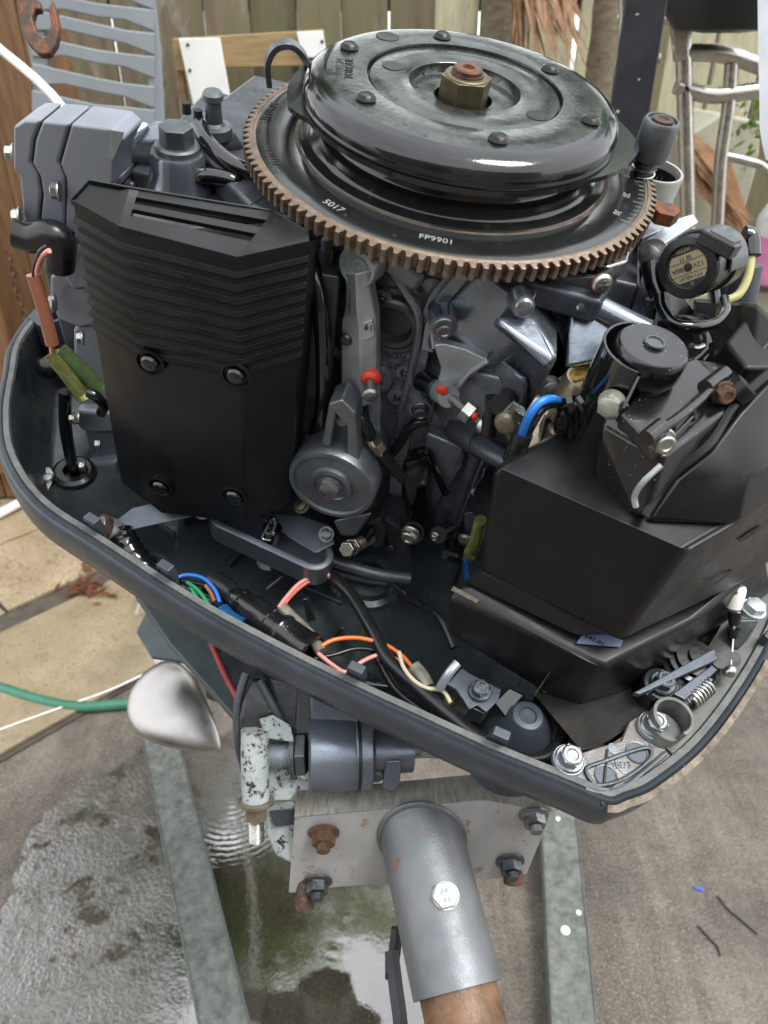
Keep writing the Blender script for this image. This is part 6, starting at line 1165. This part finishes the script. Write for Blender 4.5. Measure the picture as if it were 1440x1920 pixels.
def frond(g, p, dir_, L=2.0, droop=.5, wl=.42, n=34, rr=random):
    d = V(dir_); pts = []
    for k in range(n + 1):
        s_ = k / n; pts.append(V(p) + V((d[0], d[1], 0)) * L * s_ * (1 - .15 * s_) + ZA * (d[2] * L * s_ - droop * L * s_ * s_))
    g.tube(pts[::3], lambda t: .014 * (1 - t) + .002, 5, 0)
    for k in range(3, n):
        t_ = unit(pts[k + 1] - pts[k - 1]); s0 = unit(np.cross(t_, ZA)); ll = wl * math.sin(math.pi * (k / n) ** .7) + .05
        for sg_ in (-1, 1):
            e = pts[k] + s0 * sg_ * ll * .85 + t_ * ll * .5 - ZA * ll * rr.uniform(.25, .6); wv_ = t_ * .016
            m_ = (pts[k] + e) / 2 + ZA * ll * .10; g.add([pts[k] - wv_, pts[k] + wv_, m_ + wv_, m_ - wv_, e], [(0, 1, 2, 3), (3, 2, 4)])
rr = random.Random(21)
for px0, px1, Y, lab in ((915, 958, 2.72, 'pale fibrous palm trunk in front of the fence, left of the dry fronds'), (1112, 1158, 2.66, 'grey palm trunk just left of the black post')):
    b_ = wy((px0 + px1) / 2, 60, Y); r_ = (px1 - px0) / 2 / FPX * 2.55; tr__ = thing('cut_palm', lab, 'palm', (b_[0], Y, 0), 'palm trunks by the fence')
    mk('trunk', G().lathe([(r_ * (1 + .10 * (k % 2) + .3 * math.exp(-k / 3)), k * .07) for k in range(34)], n=20), m_bark, tr__)
# dry hanging fronds
g = G(); o0 = wy(1010, -120, 2.58)
for k in range(46):
    x1 = rr.uniform(955, 1112); y1 = 110 + rr.uniform(-70, 30) + (x1 - 955) * .12; x0 = 975 + rr.uniform(-20, 40); a = wy(x0, -110, 2.58 + rr.uniform(-.05, .05)); e = wy(x1, y1, 2.5 + rr.uniform(-.12, .08)); m_ = (a + e) / 2 + V((rr.uniform(-.03, .03), 0, rr.uniform(-.02, .04))); sx_ = V((.006, .001, .001))
    g.add([a - o0 - sx_, a - o0 + sx_, m_ - o0 + sx_ * 1.3, m_ - o0 - sx_ * 1.3, e - o0], [(0, 1, 2, 3), (3, 2, 4)])
df = tag(mk('dry_palm_frond', g, m_dry, flat=True), 'orange-brown dry palm frond hanging over the fence at the top', 'palm frond'); df.location = tuple(o0)
g = G(); o0 = wy(1340, 330, 2.2)
for k in range(26):
    a = wy(1268 + rr.uniform(0, 14), 228 + rr.uniform(0, 18), 2.22); e = wy(1395 + rr.uniform(-22, 24), 430 + rr.uniform(-30, 20), 2.1 + rr.uniform(-.05, .05)); m_ = (a + e) / 2 + V((rr.uniform(-.03, .03), rr.uniform(-.03, .03), rr.uniform(-.03, .03))); sx_ = V((.006, .002, .005)); g.add([a - o0 - sx_, a - o0 + sx_, m_ - o0 + sx_ * 1.6, m_ - o0 - sx_ * 1.6, e - o0], [(0, 1, 2, 3), (3, 2, 4)])
df = tag(mk('dead_palm_stem', g, m_dry, flat=True), 'dead grey-brown palm stem lying across the concrete blocks', 'palm stem'); df.location = tuple(o0)
g = G()
o0 = wy(1400, 240, 2.25)
for k in range(60):
    c = wy(rr.uniform(1365, 1430), rr.choice([rr.uniform(185, 250), rr.uniform(185, 320)]), 2.2 + rr.uniform(-.1, .1)) - o0; u_, v_ = unit((rr.uniform(-1, 1), rr.uniform(-1, 1), rr.uniform(-1, 1))), unit((rr.uniform(-1, 1), rr.uniform(-1, 1), rr.uniform(-1, 1))); s_ = rr.uniform(.008, .020); g.add([c - u_ * s_, c + v_ * s_ * .5, c + u_ * s_, c - v_ * s_ * .5], [(0, 1, 2, 3)])
cr = tag(mk('creeper_plant', g, m_leaf, flat=True), 'green creeper with small leaves growing over the concrete blocks', 'plant'); cr.location = tuple(o0)
# palms and a leafy tree beyond the fence (seen mirrored in the puddle and the flywheel)
for x, y, hgt, nf_, lab in ((-.55, 4.3, 4.7, 16, 'tallest palm, standing beyond the fence just left of the middle'), (1.7, 4.8, 4.8, 16, 'tall green palm beyond the middle of the fence'), (2.6, 4.2, 3.6, 14, 'green palm beyond the right part of the fence')):
    T_ = thing('palm_tree', lab, 'palm tree', (x, y, 0), 'palm trees beyond the fence'); mk('trunk', G().lathe([(.11 * (1 + .08 * (k % 2)) * (1 - .25 * k / 40), hgt * k / 40) for k in range(41)], n=14), m_bark, T_)
    for k in range(nf_):
        g = G(); a = 2 * math.pi * k / nf_ + rr.uniform(-.2, .2); el = rr.uniform(.0, .75); frond(g, (0, 0, hgt), (math.cos(a) * math.cos(el), math.sin(a) * math.cos(el), math.sin(el)), rr.uniform(1.5, 2.1), rr.uniform(.3, .7), .4, 26, rr); mk('frond', g, m_leaf, T_, flat=True)

def leafy(x, y, z0, z1, rad, n, lab, nb=7):
    T_ = thing('leafy_tree', lab, 'tree', (x, y, 0), 'leafy trees beyond the fence'); mk('trunk', G().tube([V((0, 0, 0)), V((.05, 0, z0 * .5)), V((0, .05, z0 + .3))], lambda t: .13 - .05 * t, 12), m_bark, T_)
    zc_ = (z0 + z1) / 2; g = G()
    cl = [(V((rr.uniform(-1, 1) * rad * .75, rr.uniform(-1, 1) * rad * .5, rr.uniform(z0, z1))), rr.uniform(.3, .55) * rad) for _ in range(nb)]
    for c_, r_ in cl: mk('branch', G().tube([V((0, .05, z0 * .8)), (V((0, 0, z0)) + c_) / 2 + V((.05, 0, .1)), c_], lambda t: .05 - .035 * t, 8), m_bark, T_)
    for k in range(n):
        c_, r_ = rr.choice(cl); dv_ = unit((rr.gauss(0, 1), rr.gauss(0, 1), rr.gauss(0, 1))); c = c_ + dv_ * r_ * rr.uniform(.35, 1.05); u_, v_ = unit((rr.uniform(-1, 1), rr.uniform(-1, 1), rr.uniform(-1, 1))), unit((rr.uniform(-1, 1), rr.uniform(-1, 1), rr.uniform(-1, 1))); s_ = rr.uniform(.04, .09)
        g.add([c - u_ * s_, c + v_ * s_ * .5, c + u_ * s_, c - v_ * s_ * .5], [(0, 1, 2, 3)])
    mk('crown', g, m_leaf, T_, flat=True)['kind'] = 'stuff'
leafy(-1.5, 3.7, 3.9, 6.2, .95, 3500, 'dense leafy tree high above the fence, left of the middle')
leafy(-2.9, 4.2, 3.6, 6.4, 1.3, 3500, 'broad leafy tree beyond the left end of the fence')
# ---- small things on the ground
hs2 = [wz(x, y, .015) for x, y in ((-160, 1262), (-60, 1278), (0, 1290), (70, 1312), (140, 1325), (210, 1322), (262, 1316), (330, 1304), (420, 1270))]
o = tag(mk('garden_hose', G().tube([p - hs2[4] for p in hs2], .0150, 14), m_hose), 'green garden hose curving across the paving at left', 'hose'); o.location = tuple(hs2[4])
cs = [wz(x, y, .021) for x, y in ((-80, 1400), (0, 1368), (110, 1328), (215, 1290), (320, 1238))]
o = tag(mk('white_string', G().tube([p - cs[2] for p in cs], .0028, 6), m_white), 'thin white cord lying straight across the tan paving', 'string'); o.location = tuple(cs[2])
a = wz(-40, 985, .03); b = wz(70, 925, .05); o = tag(mk('plastic_pipe', G().tube([V((0, 0, 0)), (b - a) / 2, b - a], .017, 14, 2), m_white), 'white plastic pipe on the ground at the left edge', 'pipe'); o.location = tuple(a)
g = G().sphere((0, 0, .06), .2, 20, 12, (1.0, .8, .42)); c_ = wz(-20, 930, 0); g.v = [(x + .02 * math.sin(y * 40 + z * 50), y + .02 * math.sin(x * 37), z + .012 * math.sin(x * 60 + y * 45)) for x, y, z in g.v]
o = tag(mk('blue_bag', g, M('blue_plastic', (.012, .12, .46), .35, 0, .2, 10, .5, 40), sub=1), 'crumpled bright blue bag on the ground at the left edge', 'bag'); o.location = tuple(c_ + V((-.06, .05, 0)))
g = G(); o0 = wz(168, 1100, .02)
for k in range(120):
    x, y = rr.gauss(165, 20), rr.gauss(1102, 9) if k < 90 else rr.uniform(1030, 1100)
    if k >= 90: x = 160 + rr.uniform(-8, 12)
    c = wz(x, y, .022 + rr.uniform(0, .012)) - o0; u_ = unit((rr.uniform(-1, 1), rr.uniform(-1, 1), rr.uniform(-.2, .3))); v_ = unit(np.cross(u_, ZA + V((rr.uniform(-.5, .5), 0, 0)))); s_ = rr.uniform(.012, .03); g.add([c - u_ * s_, c + v_ * s_ * .22, c + u_ * s_, c - v_ * s_ * .22], [(0, 1, 2, 3)])
o = mk('leaf_litter', g, leafmat('brown_litter', (.08, .03, .015), (.20, .085, .045)), flat=True); o['kind'] = 'stuff'; o.location = tuple(o0)
for pts, lab in ((((1345, 1680), (1365, 1705), (1395, 1730), (1420, 1752)), 'dark twig lying on the concrete at lower right'), (((1308, 1735), (1330, 1760), (1345, 1775), (1350, 1792)), 'shorter curved twig below the dark twig')):
    P = [wz(x, y, .004) for x, y in pts]; o = tag(mk('twig', G().tube([p - P[0] for p in P], .0018, 6), m_ink), lab, 'twig'); o.location = tuple(P[0])
o = tag(mk('blue_chip', G().box((0, 0, .002), (.020, .008, .003), (unit((.9, -.4, 0)), unit((.4, .9, 0)), ZA)), M('blue_scrap', (.05, .10, .42), .5), None, .001), 'tiny blue plastic scrap on the concrete at lower right', 'scrap'); o.location = tuple(wz(1310, 1667))
